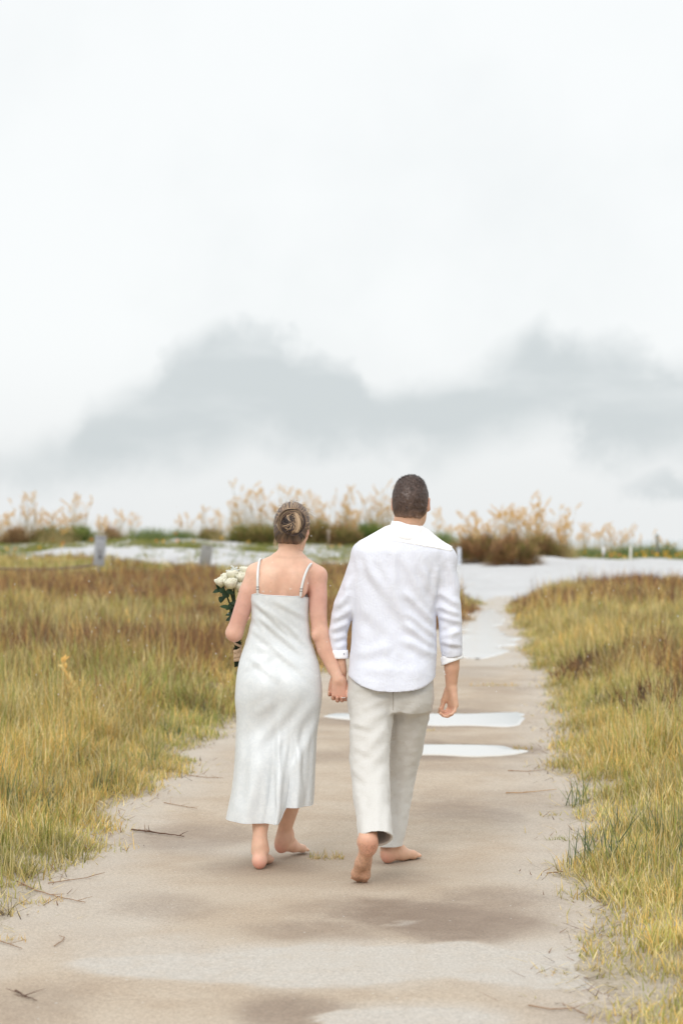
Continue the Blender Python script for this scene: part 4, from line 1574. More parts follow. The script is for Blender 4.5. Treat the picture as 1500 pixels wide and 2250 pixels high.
# ---------------- the man
SK_M = np.array(srgb(214, 172, 146))
mv = Vol((-0.10, 8.45, -0.02), (0.60, 9.62, 1.80), 0.0043)
HEADM = P(902, 1101, DM + 0.02)
mv.cap(P(890, 1195, DM), P(896, 1140, DM + 0.005), 0.062, 0.060, k=0.03)
mv.cap(P(896, 1140, DM + 0.005), HEADM + np.array([0, 0, -0.02]), 0.060, 0.06, k=0.02)
MM, qM = head(mv, HEADM, R(-10), R(2), R(1), 1.06, True)
mrows = [(1180, 850, 925), (1205, 800, 968), (1235, 792, 972), (1300, 796, 950), (1350, 796, 942), (1400, 796, 938), (1450, 794, 936), (1500, 790, 940), (1560, 800, 930)]
mv.stack(*stack_from(mrows, DM, [0.06, 0.08, 0.095, 0.10, 0.095, 0.09, 0.088, 0.085, 0.07], [0] * 9), n=2.3, k=0.03)
# arms
mES, mEE, mEW = P(795, 1228, DM), P(742, 1388, DM + 0.02), P(749, 1476, DM + 0.02)
mv.chain([mES, P(768, 1310, DM), P(752, 1348, DM + 0.005), mEE], [0.048, 0.040, 0.035, 0.030], k=0.012)
mv.chain([mEE, P(743, 1425, DM + 0.02), mEW], [0.030, 0.0295, 0.0275], k=0.01)
mRS, mRE, mRW = P(976, 1232, DM), P(989, 1392, DM - 0.02), P(991, 1510, DM + 0.02)
mv.chain([mRS, P(986, 1310, DM - 0.01), mRE], [0.05, 0.044, 0.038], k=0.03)
mv.chain([mRE, P(991, 1432, DM - 0.01), P(992, 1468, DM), mRW], [0.038, 0.0395, 0.0345, 0.0255], k=0.02)
hand(mv, mEW + np.array([-0.012, 0.012, -0.01]), (-0.10, 0.04, -1), (-0.1, -1, 0), -1, 1.02, curls=(0.85, 0.88, 0.9, 0.92), spread=0.0, thumb=(0.6, 0.5, 0.5))
mtips = hand(mv, mRW, (0.10, 0.02, -1), (-0.90, -0.42, 0), 1, 1.04, curls=(0.95, 0.80, 0.62, 0.50), spread=0.05, thumb=(0.9, 0.35, 0.42))
# legs
mHL, mKL, mAL = P(822, 1520, DM - 0.02), P(813, 1690, 8.98), P(808, 1848, 8.60)
mHR, mKR, mAR = P(895, 1520, DM + 0.01), P(876, 1690, 9.34), P(853, 1862, 9.285)
mv.chain([mHL, mKL], [0.056, 0.046], k=0.04)
mv.chain([mKL, (mKL * 0.6 + mAL * 0.4) + [0, 0.0, 0.0], mAL], [0.048, 0.047, 0.036], k=0.03)
mv.chain([mHR, mKR], [0.056, 0.046], k=0.04)
mv.chain([mKR, mKR * 0.6 + mAR * 0.4, mAR], [0.042, 0.036, 0.031], k=0.03)
# trailing foot: pushed off its toes, the sole turned to the camera
sole_d = unit((-0.20, 0.60, -0.76))
sole_u = unit((0.05, 0.80, 0.62))
toeb = P(789, 1938, 8.70)
toeb[2] = 0.018
hH = toeb - sole_d * 0.205 - sole_u * 0.010
mf1 = foot(mv, hH, sole_d, sole_u, 0.262, 1, toe_bend=0.45)
mv.cap(mAL, mf1, 0.036, 0.034, k=0.03)
mv.cap(mAL, hH + sole_u * 0.05 + sole_d * 0.015, 0.022, 0.026, k=0.03)
hR_ = P(843, 1900, 9.225)
hR_[2] = 0.003
mf2 = foot(mv, hR_, (0.68, 0.73, 0.0), (0, 0, 1), 0.262, -1)
mv.cap(mAR, mf2, 0.031, 0.033, k=0.03)
Vm, Fm = mv.mesh()
spots = [(qM(0.085, 0, -0.01), 0.03, SK_RED, 0.8), (qM(-0.085, 0, -0.01), 0.03, SK_RED, 0.8), (mRW + [0.0, 0, -0.13], 0.045, SK_RED, 0.55), (mEW + [0, 0, -0.1], 0.08, SK_RED * 0.95, 0.6),
         (hH + sole_u * 0.03, 0.045, np.array(srgb(206, 140, 118)), 0.8), (hR_ + [0, 0, 0.01], 0.05, SK_RED, 0.7), (qM(0, 0.09, -0.07), 0.015, np.array(srgb(178, 98, 88)), 0.8),
         (hH + sole_d * 0.14, 0.075, np.array(srgb(178, 138, 112)), 0.8)]
cm = skin_color(Vm, SK_M, spots)
# wet sand sticking to the sole
sl_ = (Vm - hH) @ sole_u
al_ = (Vm - hH) @ sole_d
sole_m = (np.abs(al_ - 0.13) < 0.15) & (sl_ < 0.022) & (Vm[:, 2] < 0.3) & (Vm[:, 1] < 8.95) & (vn3(Vm * 260, 4) > 0.55)
cm[sole_m] = cm[sole_m] * 0.8
for sx in (-1, 1):
    g_ = np.linalg.norm(Vm - qM(sx * 0.031, 0.0925, 0.003), axis=1)
    cm[g_ < 0.0078] = (0.55, 0.53, 0.5)
    cm[g_ < 0.0050] = (0.05, 0.06, 0.07)
base_m = (float(P(850, 1905, 9.15)[0]), 9.15, 0.0)
man = mesh("person", Vm, Fm, M_skin, origin=base_m, col=cm)
tag(man, "tall barefoot man with short dark hair in a white linen shirt and beige trousers", "person", "couple walking hand in hand along the sandy path")

# his hair: a close cap with short strands
cuts = [((0, -0.07, -0.074), (0, -0.25, -1)), ((0, 0.068, 0.05), (0, 1, -0.45)), ((0, 0.012, -0.02), (0, 1, -0.85))]
hv = Vol(HEADM - 0.17, HEADM + 0.17, 0.003)
hv.ell(qM(0, -0.012, 0.010), (np.array([0.0795, 0.099, 0.1015])) * 1.06, MM, 0.02)
hv.ell(qM(0, -0.030, -0.045), np.array([0.064, 0.066, 0.055]) * 1.06, MM, 0.03)
for p, nrm in cuts:
    hv.half(qM(*p), -(MM @ unit(nrm)), k=0.02)
for sx in (-1, 1):
    hv.ell(qM(sx * 0.078, 0.0, -0.014), np.array([0.018, 0.022, 0.034]) * 1.06, MM, 0.006, 'sub')
Vh, Fh = hv.mesh(2)
Nh = normals(Vh, Fh)
Vh = Vh + Nh * ((vn3(Vh * 70, 3) - 0.5) * 0.004 + (vn3(Vh * 200, 5) - 0.5) * 0.003)[:, None]
lz = ((Vh - HEADM) @ MM)
HB, HB2, HB3 = (np.array(srgb(*c)) for c in ((70, 55, 50), (100, 80, 71), (124, 102, 92)))
tmix = np.clip(0.25 + 0.6 * sstep(0.05, -0.08, lz[:, 2]) * 0.4 + (fbm2(lz[:, 0] * 60, lz[:, 2] * 30, 520, 3) - 0.5) * 1.4 + 0.25 * sstep(0.05, 0.1, lz[:, 2]), 0, 1)
fade = 0.75 * sstep(-0.035, -0.098, lz[:, 2] + 0.02 * (fbm2(lz[:, 0] * 90, lz[:, 2] * 30, 530, 2) - 0.5))
hair_m = mesh("hair", Vh, Fh, M_hair, parent=man, col=lerp3(HB, HB2, tmix) * (1 - fade[:, None]) + SK_M * 0.75 * fade[:, None])
keep = rng.choice(len(Vh), 7000)
g = Geo()
p0 = Vh[keep]
n0 = Nh[keep]
l0 = lz[keep]
flow = np.stack([np.zeros(len(keep)), -0.2 + 0 * l0[:, 0], np.where(l0[:, 2] > 0.06, 0.25, -0.9)], -1) @ MM.T + rng.normal(0, 0.25, (len(keep), 3))
flow -= n0 * (flow * n0).sum(1)[:, None]
flow /= np.linalg.norm(flow, axis=1)[:, None] + 1e-9
topn = sstep(0.03, 0.09, l0[:, 2])
ln = (0.008 + 0.012 * topn) * rng.uniform(0.6, 1.3, len(keep))
out_ = 0.16 + 0.22 * topn
e1 = p0 + (flow * (1 - out_[:, None]) + n0 * out_[:, None]) * ln[:, None] * 0.6
e2 = p0 + (flow * (1.1 - out_[:, None] * 0.8) + n0 * out_[:, None] * 0.9) * ln[:, None] * 1.1
sd_ = np.cross(flow, n0) * 0.0006
Vs = np.stack([p0 - sd_, p0 + sd_, e1 + sd_ * 0.8, e1 - sd_ * 0.8, e2], 1).reshape(-1, 3)
bi = (np.arange(len(keep)) * 5)[:, None]
rr = rng.random(len(keep))
cs = np.where((rr < 0.55)[:, None], HB, np.where((rr < 0.95)[:, None], HB2, HB3)) * rng.uniform(0.8, 1.2, (len(keep), 1))
cs = cs * (1 - fade[keep][:, None]) + SK_M * 0.7 * fade[keep][:, None]
g.add(Vs, [bi + np.array([0, 1, 2, 3]), bi + np.array([3, 2, 4])], np.repeat(cs, 5, 0))
g.build("strands", M_hair, parent=hair_m)


# ---------------- his shirt
def cloth_material(name, col, col2, weave, bump, rough=0.8, transl=0.12, stripes=False):
    m_ = bpy.data.materials.new(name)
    m_.use_nodes = True
    t = m_.node_tree
    t.nodes.clear()
    q = NB(t)
    tc_ = q.new('ShaderNodeTexCoord')
    mp = q.new('ShaderNodeMapping')
    q.put(mp.inputs[0], tc_.outputs['Object'])
    mp.inputs['Scale'].default_value = (1, 1, 0.12) if stripes else (1, 1, 1)
    n1 = q.noise(mp.outputs[0], weave, 4, 0.65)
    n2 = q.noise(tc_.outputs['Object'], 16, 5, 0.6, 0.6)
    n3 = q.noise(tc_.outputs['Object'], 45, 4, 0.6, 0.4)
    c = q.mix(q.rng(n1.outputs[0], 0.35, 0.65), col, col2)
    pb = q.new('ShaderNodeBsdfPrincipled')
    q.put(pb.inputs['Base Color'], c)
    pb.inputs['Roughness'].default_value = rough
    pb.inputs['Specular IOR Level'].default_value = 0.2
    pb.inputs['Sheen Weight'].default_value = 0.15
    bp = q.new('ShaderNodeBump')
    bp.inputs['Strength'].default_value = bump
    bp.inputs['Distance'].default_value = 0.008
    # crumpled creases: ridges where a warped noise crosses its middle
    n4 = q.noise(tc_.outputs['Object'], 11, 3, 0.55, 1.2)
    n5 = q.noise(tc_.outputs['Object'], 24, 3, 0.55, 1.0)
    r4 = q.rng(q.m('ABSOLUTE', q.m('SUBTRACT', n4.outputs[0], 0.5)), 0.0, 0.09, 1.0, 0.0)
    r5 = q.rng(q.m('ABSOLUTE', q.m('SUBTRACT', n5.outputs[0], 0.5)), 0.0, 0.08, 1.0, 0.0)
    cr_ = q.m('ADD', q.m('MULTIPLY', r4, 0.22), q.m('MULTIPLY', r5, 0.10))
    q.put(bp.inputs['Height'], q.m('ADD', cr_, q.m('ADD', q.m('MULTIPLY', n2.outputs[0], 0.7), q.m('ADD', q.m('MULTIPLY', n3.outputs[0], 0.12), q.m('MULTIPLY', n1.outputs[0], 0.05)))))
    q.put(pb.inputs['Normal'], bp.outputs[0])
    tr = q.new('ShaderNodeBsdfTranslucent')
    q.put(tr.inputs[0], c)
    mx = q.new('ShaderNodeMixShader')
    mx.inputs[0].default_value = transl
    t.links.new(pb.outputs[0], mx.inputs[1])
    t.links.new(tr.outputs[0], mx.inputs[2])
    out = q.new('ShaderNodeOutputMaterial')
    t.links.new(mx.outputs[0], out.inputs[0])
    return m_


M_linen = cloth_material("white_linen", srgb(233, 236, 249), srgb(238, 241, 252), 160, 0.35, stripes=True)
M_yoke = cloth_material("white_linen_double", srgb(248, 248, 251), srgb(250, 250, 252), 160, 0.2, stripes=True, transl=0.0)
M_chino = cloth_material("beige_chino", srgb(206, 203, 198), srgb(214, 212, 208), 300, 0.3, transl=0.04)

sv = Vol((xpx(715, 9.1), DM - 0.22, zpy(1525, DM)), (xpx(1030, 9.1), DM + 0.22, zpy(1150, DM)), 0.0043)
SHY = [0, 0, 0, 0, 0, 0, 0, 0, -0.006, -0.012, -0.02, -0.02]
srows = [(1160, 862, 922), (1172, 852, 930), (1186, 826, 948), (1198, 800, 970), (1215, 786, 980), (1250, 779, 976), (1300, 777, 962), (1350, 774, 957), (1400, 772, 957), (1450, 767, 958), (1490, 763, 957), (1520, 762, 956)]
sst = stack_from(srows, DM, [0.066, 0.078, 0.092, 0.108, 0.122, 0.130, 0.136, 0.138, 0.142, 0.152, 0.166, 0.172], SHY)
sv.stack(*sst, n=2.35, k=0.02)
sv.cap(P(855, 1180, DM), P(802, 1216, DM), 0.05, 0.058, k=0.03)
sv.cap(P(924, 1184, DM), P(974, 1228, DM), 0.05, 0.058, k=0.03)
sv.chain([P(803, 1222, DM), P(776, 1290, DM), P(758, 1330, DM)], [0.062, 0.057, 0.051], k=0.03)
sv.chain([P(758, 1330, DM), P(750, 1352, DM + 0.005), P(741, 1393, DM + 0.02), P(744, 1449, DM + 0.02)], [0.051, 0.048, 0.044, 0.039], k=0.008)
sv.chain([P(970, 1232, DM), P(983, 1300, DM - 0.01), P(986, 1330, DM - 0.015)], [0.062, 0.057, 0.055], k=0.03)
sv.chain([P(986, 1330, DM - 0.015), P(988, 1360, DM - 0.02), P(990, 1405, DM - 0.02), P(994, 1458, DM)], [0.055, 0.053, 0.051, 0.049], k=0.010)
# open cuffs, cut square to the arm
sv.half(P(747, 1444, DM), unit((0.02, 0, -1)) * -1, k=0.003) if False else None
cuffL_n, cuffR_n = unit((0.05, 0, -1)), unit((0.12, -0.1, -1))


def cut_end(vol, p, nrm, rad):
    """flat end of a sleeve or trouser leg"""
    p, nrm = np.asarray(p, float), unit(nrm)

    def fn(X, Y, Z):
        q = (X - p[0]) * nrm[0] + (Y - p[1]) * nrm[1] + (Z - p[2]) * nrm[2]
        r = np.sqrt(np.maximum((X - p[0]) ** 2 + (Y - p[1]) ** 2 + (Z - p[2]) ** 2 - q * q, 0)) - rad
        return np.maximum(-q, r)
    vol.put(fn, p - rad - 0.03, p + rad + 0.03, 0.003, 'sub')


cut_end(sv, P(744, 1440, DM + 0.02), cuffL_n, 0.052)
cut_end(sv, P(992, 1446, DM), cuffR_n, 0.068)
# curved shirt tail
hx0, hz_c = xpx(862, DM), zpy(1515, DM)


def tail(X, Y, Z):
    u = (X - hx0) / 0.2
    zc = hz_c + 0.062 * np.abs(u) ** 2.6 + 0.0 * Y
    return (Z - zc)


sv.put(lambda X, Y, Z: np.maximum(tail(X, Y, Z), X - xpx(962, DM)), (xpx(715, 9.1), DM - 0.22, hz_c - 0.02), (xpx(962, 9.1), DM + 0.22, hz_c + 0.1), 0.003, 'sub')
# hollow below and in the sleeves
ins = stack_from(srows, DM, [max(0.03, v - 0.008) for v in (0.066, 0.078, 0.092, 0.108, 0.122, 0.130, 0.136, 0.138, 0.142, 0.152, 0.166, 0.172)], SHY)
zi, xi, yi, ai, bi_ = ins
ki = [i for i in range(len(zi)) if srows[i][0] >= 1400]
sv.stack([zi[i] for i in ki] + [zi[-1] - 0.03], [xi[i] for i in ki] + [xi[-1]], [yi[i] for i in ki] + [yi[-1]], [ai[i] - 0.009 for i in ki] + [ai[-1] - 0.009], [bi_[i] - 0.002 for i in ki] + [bi_[-1] - 0.002], n=2.35, k=0.006, op='sub')
sv.chain([P(742, 1412, DM + 0.02), P(744, 1460, DM + 0.02)], [0.033, 0.029], k=0.006, op='sub')
sv.chain([P(989, 1420, DM - 0.015), P(994, 1480, DM)], [0.040, 0.040], k=0.006, op='sub')
Vs, Fs = sv.mesh(2)
Ns = normals(Vs, Fs)
sh_cre = [(800, 1240, 925, 1420, 13, 7, 0.5), (880, 1215, 950, 1350, 12, 6), (835, 1230, 880, 1330, 10, 5), (925, 1240, 955, 1320, 9, 6), (890, 1300, 955, 1375, 9, 9), (895, 1345, 958, 1400, 8, 8), (890, 1370, 955, 1425, 9, 8), (880, 1405, 950, 1440, 10, 6),
          (955, 1440, 890, 1400, 8, 5), (790, 1330, 870, 1400, 16, 4), (780, 1440, 860, 1420, 12, 4), (790, 1470, 930, 1475, 12, 3), (800, 1380, 790, 1480, 14, 4), (845, 1400, 840, 1505, 16, 4), (905, 1430, 915, 1505, 14, 4),
          (790, 1225, 782, 1330, 8, 5), (960, 1240, 952, 1330, 7, 6), (800, 1210, 830, 1290, 10, 4), (868, 1200, 866, 1290, 9, 5),
          # sleeves
          (770, 1300, 740, 1335, 8, 7), (772, 1335, 733, 1365, 8, 8), (768, 1365, 728, 1385, 7, 8), (765, 1395, 730, 1405, 7, 6), (764, 1412, 738, 1424, 6, 5), (780, 1260, 752, 1310, 9, 5),
          (962, 1300, 1006, 1330, 8, 7), (962, 1330, 1010, 1352, 8, 8), (963, 1352, 1012, 1368, 7, 7), (1010, 1385, 966, 1400, 7, 6), (968, 1410, 1012, 1418, 6, 6), (985, 1240, 1005, 1300, 8, 5), (990, 1385, 985, 1440, 7, 5)]
amp = 1.35 * crease(Vs, Ns, sh_cre)
big = (vn3(Vs * np.array([14, 10, 9]), 31) - 0.5) * 0.007 + (vn3(Vs * np.array([34, 20, 24]), 32) - 0.5) * 0.0035
Vs = Vs + Ns * (amp + big)[:, None]
Vs = relax(Vs, Fs, 0.35)
shirt = mesh("shirt", Vs, Fs, M_linen, parent=man)
# yoke: the double layer over the shoulders, its seam curving across the back
ppx, ppy = px_of(Vs)
seam = 1190 + 0.00019 * (ppx - 868) ** 2 + np.where(ppx > 868, (ppx - 868) * 0.155, 0) + np.where(Ns[:, 1] > 0.2, -6, 0)
ym = (ppy < seam) & (ppx > 777) & (ppx < 992)
fm_ = ym[Fs].all(1)
use, inv = np.unique(Fs[fm_], return_inverse=True)
Ns2 = normals(Vs, Fs)
bnd = np.isin(use, np.unique(Fs[ym[Fs].any(1) & ~fm_]))
Vy = Vs.copy()
kk = use[bnd]
dyp, dxl, dxr = np.abs(ppy - seam), np.abs(ppx - 777), np.abs(ppx - 992)
for i_ in kk:
    if dyp[i_] <= min(dxl[i_], dxr[i_]):
        Vy[i_, 2] += (ppy[i_] - seam[i_]) * Vs[i_, 1] / F
    else:
        Vy[i_, 0] = xpx(777 if dxl[i_] < dxr[i_] else 992, Vs[i_, 1])
yoke = mesh("yoke", Vy[use] + Ns2[use] * 0.0026, inv.reshape(-1, 4), M_yoke, parent=shirt)
so = yoke.modifiers.new("double", 'SOLIDIFY')
so.thickness, so.offset = 0.004, -1
# collar
ca = np.linspace(0, 2 * np.pi, 80, endpoint=False)
cc0 = P(896, 1157, DM + 0.004)
rings = []
for zoff, ra, rb_ in ((-0.045, 0.073, 0.078), (-0.012, 0.071, 0.076), (0.006, 0.069, 0.073), (0.012, 0.0705, 0.0745), (0.011, 0.0735, 0.0775), (0.000, 0.077, 0.082), (-0.020, 0.083, 0.090), (-0.040, 0.091, 0.097), (-0.060, 0.099, 0.102), (-0.063, 0.097, 0.099)):
    x = cc0[0] - 0.008 * (zoff < -0.02) + ra * np.cos(ca) * 1.02
    y = cc0[1] + rb_ * np.sin(ca)
    z = cc0[2] + zoff - 0.030 * np.sin(ca) * (np.sin(ca) > 0) - 0.016 * np.cos(ca) + 0.002 * np.sin(5 * ca)
    rings.append(np.stack([x, y, z], -1))
Vc, Fc = loft(np.array(rings))
cobj = mesh("collar", Vc, Fc, M_yoke, parent=shirt)
# rolled cuffs
def cuff(p, ax, r, h, tilt, name="cuff"):
    ax = unit(ax)
    u = unit(np.cross(ax, (0, 1, 0)))
    w = np.cross(ax, u)
    a = np.linspace(0, 2 * np.pi, 48, endpoint=False)
    rings = []
    prof = [(-h, r - 0.003), (-h * 0.9, r + 0.003), (-h * 0.4, r + 0.005), (0, r + 0.004), (h * 0.45, r + 0.004), (h * 0.93, r + 0.005), (h, r + 0.002), (h * 0.96, r - 0.004), (h * 0.3, r - 0.006), (-h * 0.5, r - 0.007)]
    for t, rad_ in prof:
        wv_ = 1 + 0.03 * np.sin(3 * a + 1) + 0.02 * np.sin(7 * a + t * 200) + 0.035 * (vn2(a * 2.5, t * 60 + 0 * a, 7) - 0.5)
        sl = tilt * np.cos(a) * 0.02
        rings.append(p + ax * (t + 0 * a)[:, None] + ax * sl[:, None] + (rad_ * wv_)[:, None] * (np.cos(a)[:, None] * u + np.sin(a)[:, None] * w))
    Vc, Fc = loft(np.array(rings))
    return mesh(name, Vc, Fc, M_yoke, parent=shirt)


cuff(P(744, 1437, DM + 0.02), cuffL_n, 0.0385, 0.020, 0.1)
cuff(P(992, 1445, DM), cuffR_n, 0.0485, 0.021, -0.55)
# button on the left cuff
Vb, Fb = tube([P(755, 1437, DM - 0.012), P(755, 1437, DM - 0.0155)], [0.004, 0.004], 10)
mesh("button", Vb, Fb, material("shell_button", srgb(120, 125, 140), 0.3), parent=shirt)

# ---------------- his trousers
tv = Vol((xpx(745, 8.6), 8.42, 0.08), (xpx(975, 9.3), DM + 0.42, zpy(1455, DM)), 0.0040)
trows = [(1468, 766, 950), (1500, 764, 951), (1530, 765, 950), (1560, 768, 945)]
tv.stack(*stack_from(trows, DM, [0.118, 0.128, 0.128, 0.115], [0, -0.005, -0.005, 0]), n=2.4, k=0.02)
def leg(vol, lst, k=0.02):
    """(py, left, right, depth, depth radius ratio)"""
    pts = [P(0.5 * (l + r), y, D) for y, l, r, D in lst]
    rad = [(r - l) * 0.5 * D / F for y, l, r, D in lst]
    vol.chain(pts, rad, k)
    return pts, rad
pL, rL = leg(tv, [(1535, 767, 862, DM - 0.03), (1580, 768, 862, 9.085), (1640, 767, 857, 9.02), (1700, 770, 856, 8.95), (1750, 775, 857, 8.86), (1800, 782, 861, 8.74), (1842, 788, 864, 8.635), (1868, 790, 866, 8.57)], k=0.03)
pR, rR = leg(tv, [(1535, 864, 948, DM + 0.01), (1580, 858, 940, DM + 0.06), (1640, 847, 929, DM + 0.13), (1700, 838, 915, DM + 0.17), (1760, 832, 904, DM + 0.16), (1810, 830, 894, DM + 0.13), (1868, 828, 882, DM + 0.075), (1890, 828, 880, DM + 0.065)], k=0.03)
# seat
tv.ell(P(818, 1525, DM - 0.075), (0.070, 0.052, 0.085), k=0.05)
tv.ell(P(902, 1525, DM - 0.07), (0.068, 0.052, 0.085), k=0.05)
tv.cap(P(862, 1520, DM - 0.155), P(863, 1600, DM - 0.145), 0.010, 0.012, k=0.02, op='sub')
endL_n = unit(pL[6] - pL[4] + np.array([0.0, -0.02, -0.03]))
cut_end(tv, P(825, 1843, 8.63), endL_n + np.array([0, 0.28, -0.25]), 0.13)
cut_end(tv, P(856, 1861, DM + 0.09), (0.02, -0.06, -1), 0.10)
tv.chain([pL[5], P(826, 1850, 8.61), P(827, 1885, 8.52)], [rL[5] - 0.018, 0.0635, 0.0635], k=0.006, op='sub')
tv.chain([pR[5], pR[7]], [rR[5] - 0.018, rR[7] - 0.0125], k=0.006, op='sub')
Vt, Ft = tv.mesh(2)
Nt = normals(Vt, Ft)
tr_cre = [(860, 1532, 790, 1566, 9, 5, -0.6), (858, 1560, 778, 1600, 10, 6, -0.5), (856, 1590, 800, 1650, 11, 7), (772, 1588, 826, 1604, 7, 5), (772, 1640, 825, 1658, 9, 4), (853, 1640, 792, 1700, 11, 6), (852, 1680, 812, 1745, 11, 5), (775, 1690, 812, 1722, 8, 4),
          (846, 1722, 806, 1790, 12, 4), (835, 1745, 830, 1830, 14, 4), (790, 1760, 800, 1840, 12, 4), (775, 1505, 850, 1520, 9, 4), (850, 1770, 852, 1840, 8, 4),
          (925, 1540, 880, 1590, 10, 5), (930, 1560, 905, 1700, 12, 6), (915, 1600, 885, 1700, 10, 6), (900, 1690, 868, 1730, 9, 5), (895, 1700, 875, 1780, 9, 6), (885, 1760, 875, 1850, 9, 5), (940, 1520, 900, 1530, 8, 4), (868, 1530, 872, 1640, 7, 5)]
amp = crease(Vt, Nt, tr_cre) + (vn3(Vt * np.array([12, 10, 16]), 41) - 0.5) * 0.007 + (vn3(Vt * np.array([30, 24, 40]), 42) - 0.5) * 0.005
Vt = relax(Vt + Nt * amp[:, None], Ft, 0.35)
trousers = mesh("trousers", Vt, Ft, M_chino, parent=man)
# waistband under the shirt and the belt-line seam down the seat
sp = []
for y in np.linspace(1505, 1560, 16):
    q = Vt[(np.abs(px_of(Vt)[0] - 863) < 2.5) & (np.abs(px_of(Vt)[1] - y) < 3)]
    if len(q):
        sp.append(P(863, y, q[np.argmin(q[:, 1]), 1] - 0.0005))
if len(sp) > 4:
    Vq, Fq = tube(np.array(sp), 0.0012, 5)
    mesh("seam", Vq, Fq, material("seam_thread", srgb(170, 160, 148), 0.9), parent=trousers)

# her ring
rc = WR + np.array([0.022, -0.004, -0.083])
a = np.linspace(0, 2 * np.pi, 25)
Vr, Fr = tube(np.stack([rc[0] + 0.0095 * np.cos(a), rc[1] + 0.0095 * np.sin(a), rc[2] + 0 * a], -1), 0.0014, 6, cap=False)
ring = mesh("ring", Vr, Fr, material("silver", srgb(225, 225, 225), 0.2), parent=woman)

# ------------------------------------------------------------------ the bouquet
ROSE_C, ROSE_Y = np.array(srgb(252, 250, 236)), np.array(srgb(240, 236, 196))
LEAF_C = np.array(srgb(46, 66, 44))
STEM_C = np.array(srgb(44, 58, 40))
DB = 9.53
M_petal = material("rose_petal", rough=0.55, attr=True, translucent=0.3, sss=0.0, spec=0.3)
M_twine = material("jute_wrap", srgb(186, 158, 130), 0.9, var=0.15, var_scale=60, bump=0.6, bump_scale=260)
b_base = P(522, 1466, DB)
bq = bpy.data.objects.new("bouquet", None)
bq.location = b_base
scene.collection.objects.link(bq)
tag(bq, "bouquet of cream white roses with dark stems wrapped in tan ribbon, held by the woman", "bouquet")


def petal_patch(c, axis, a, r, height, width, openf, n=(7, 6)):
    """one cupped petal round the axis of a rose"""
    ax = unit(axis)
    u = unit(np.cross(ax, (0.3, 0.2, 0.9) if abs(ax[2]) < 0.8 else (1, 0, 0)))
    w = np.cross(ax, u)
    V_ = []
    for i in range(n[0]):
        t = i / (n[0] - 1)
        for j in range(n[1]):
            s = (j / (n[1] - 1) - 0.5)
            wid_ = width * (0.45 + 0.65 * math.sin(math.pi * (0.12 + 0.62 * t)))
            aa = a + s * wid_
            prof = r * (0.35 + 0.75 * math.sin(math.pi * min(0.5, 0.08 + 0.5 * t))) + openf * r * max(0, t - 0.55) ** 1.5 * 1.6
            z = height * t - height * 0.16 * (2 * s) ** 2 * t * t
            V_.append(c + ax * z + (u * math.cos(aa) + w * math.sin(aa)) * prof)
    idx = lambda i, j: i * n[1] + j
    F_ = [[idx(i, j), idx(i, j + 1), idx(i + 1, j + 1), idx(i + 1, j)] for i in range(n[0] - 1) for j in range(n[1] - 1)]
    return np.array(V_), np.array(F_)


def rose(c, axis, r):
    g = Geo()
    k = 0
    for layer, (cnt, rr, hh, op) in enumerate(((3, 0.30, 1.75, 0.0), (4, 0.55, 1.75, 0.0), (5, 0.80, 1.7, 0.05), (6, 0.98, 1.55, 0.30))):
        for i in range(cnt):
            a = 2 * math.pi * i / cnt + layer * 0.7 + rng.normal(0, 0.12)
            V_, F_ = petal_patch(np.asarray(c) - unit(axis) * r * 0.6, axis, a, r * rr * rng.uniform(0.94, 1.06), r * hh * rng.uniform(0.93, 1.05), 2.4 * math.pi / cnt, op)
            t = np.repeat(np.linspace(0, 1, 7), 6)
            g.add(V_, F_, lerp3(ROSE_Y, ROSE_C, np.clip(t * 1.6 - 0.05 * layer, 0, 1)))
    o = g.build("rose", M_petal, parent=bq)
    so_ = o.modifiers.new("petal", 'SOLIDIFY')
    so_.thickness = 0.0007
    # green sepals under it
    v_, f_ = tube([np.asarray(c) - unit(axis) * r * 0.95, np.asarray(c) - unit(axis) * r * 0.5], [r * 0.2, r * 0.42], 8)
    mesh("sepals", v_, f_, M_leafy, parent=o, col=np.tile(LEAF_C * 1.2, (len(v_), 1)))
    return o


heads = []
for px, py, dd, r, tx in ((487, 1281, -0.02, 0.0255, -0.35), (507, 1285, -0.05, 0.0275, -0.1), (512, 1267, 0.0, 0.026, -0.05), (530, 1272, -0.01, 0.027, 0.15), (538, 1258, 0.03, 0.025, 0.2), (526, 1290, -0.02, 0.025, 0.1), (548, 1284, 0.0, 0.026, 0.4), (500, 1272, 0.05, 0.026, -0.2)):
    c = P(px, py, DB - 0.05 + dd)
    axv = (tx, -0.35 if dd < 0 else 0.1, 1)
    rose(c, axv, r)
    heads.append((c, unit(axv), r))
tie = P(522, 1395, DB)
for i, (c, axv, r) in enumerate(heads):
    ts = np.linspace(0, 1, 14)[:, None]
    off = np.array([math.cos(i * 0.9), math.sin(i * 0.9), 0]) * 0.0115
    p0 = c - axv * r * 0.8
    p1 = tie + off
    p2 = b_base + off * 1.05 + np.array([0, 0, 0.004 * (i % 3)])
    pts = np.vstack([(1 - ts) ** 2 * p0 + 2 * ts * (1 - ts) * ((p0 + p1) / 2 + (p1 - p2) * 0.15) + ts ** 2 * p1, [p2]])
    v_, f_ = tube(pts, 0.0042, 7)
    mesh("stem", v_, f_, M_leafy, parent=bq, col=np.tile(STEM_C * rng.uniform(0.8, 1.3), (len(v_), 1)))


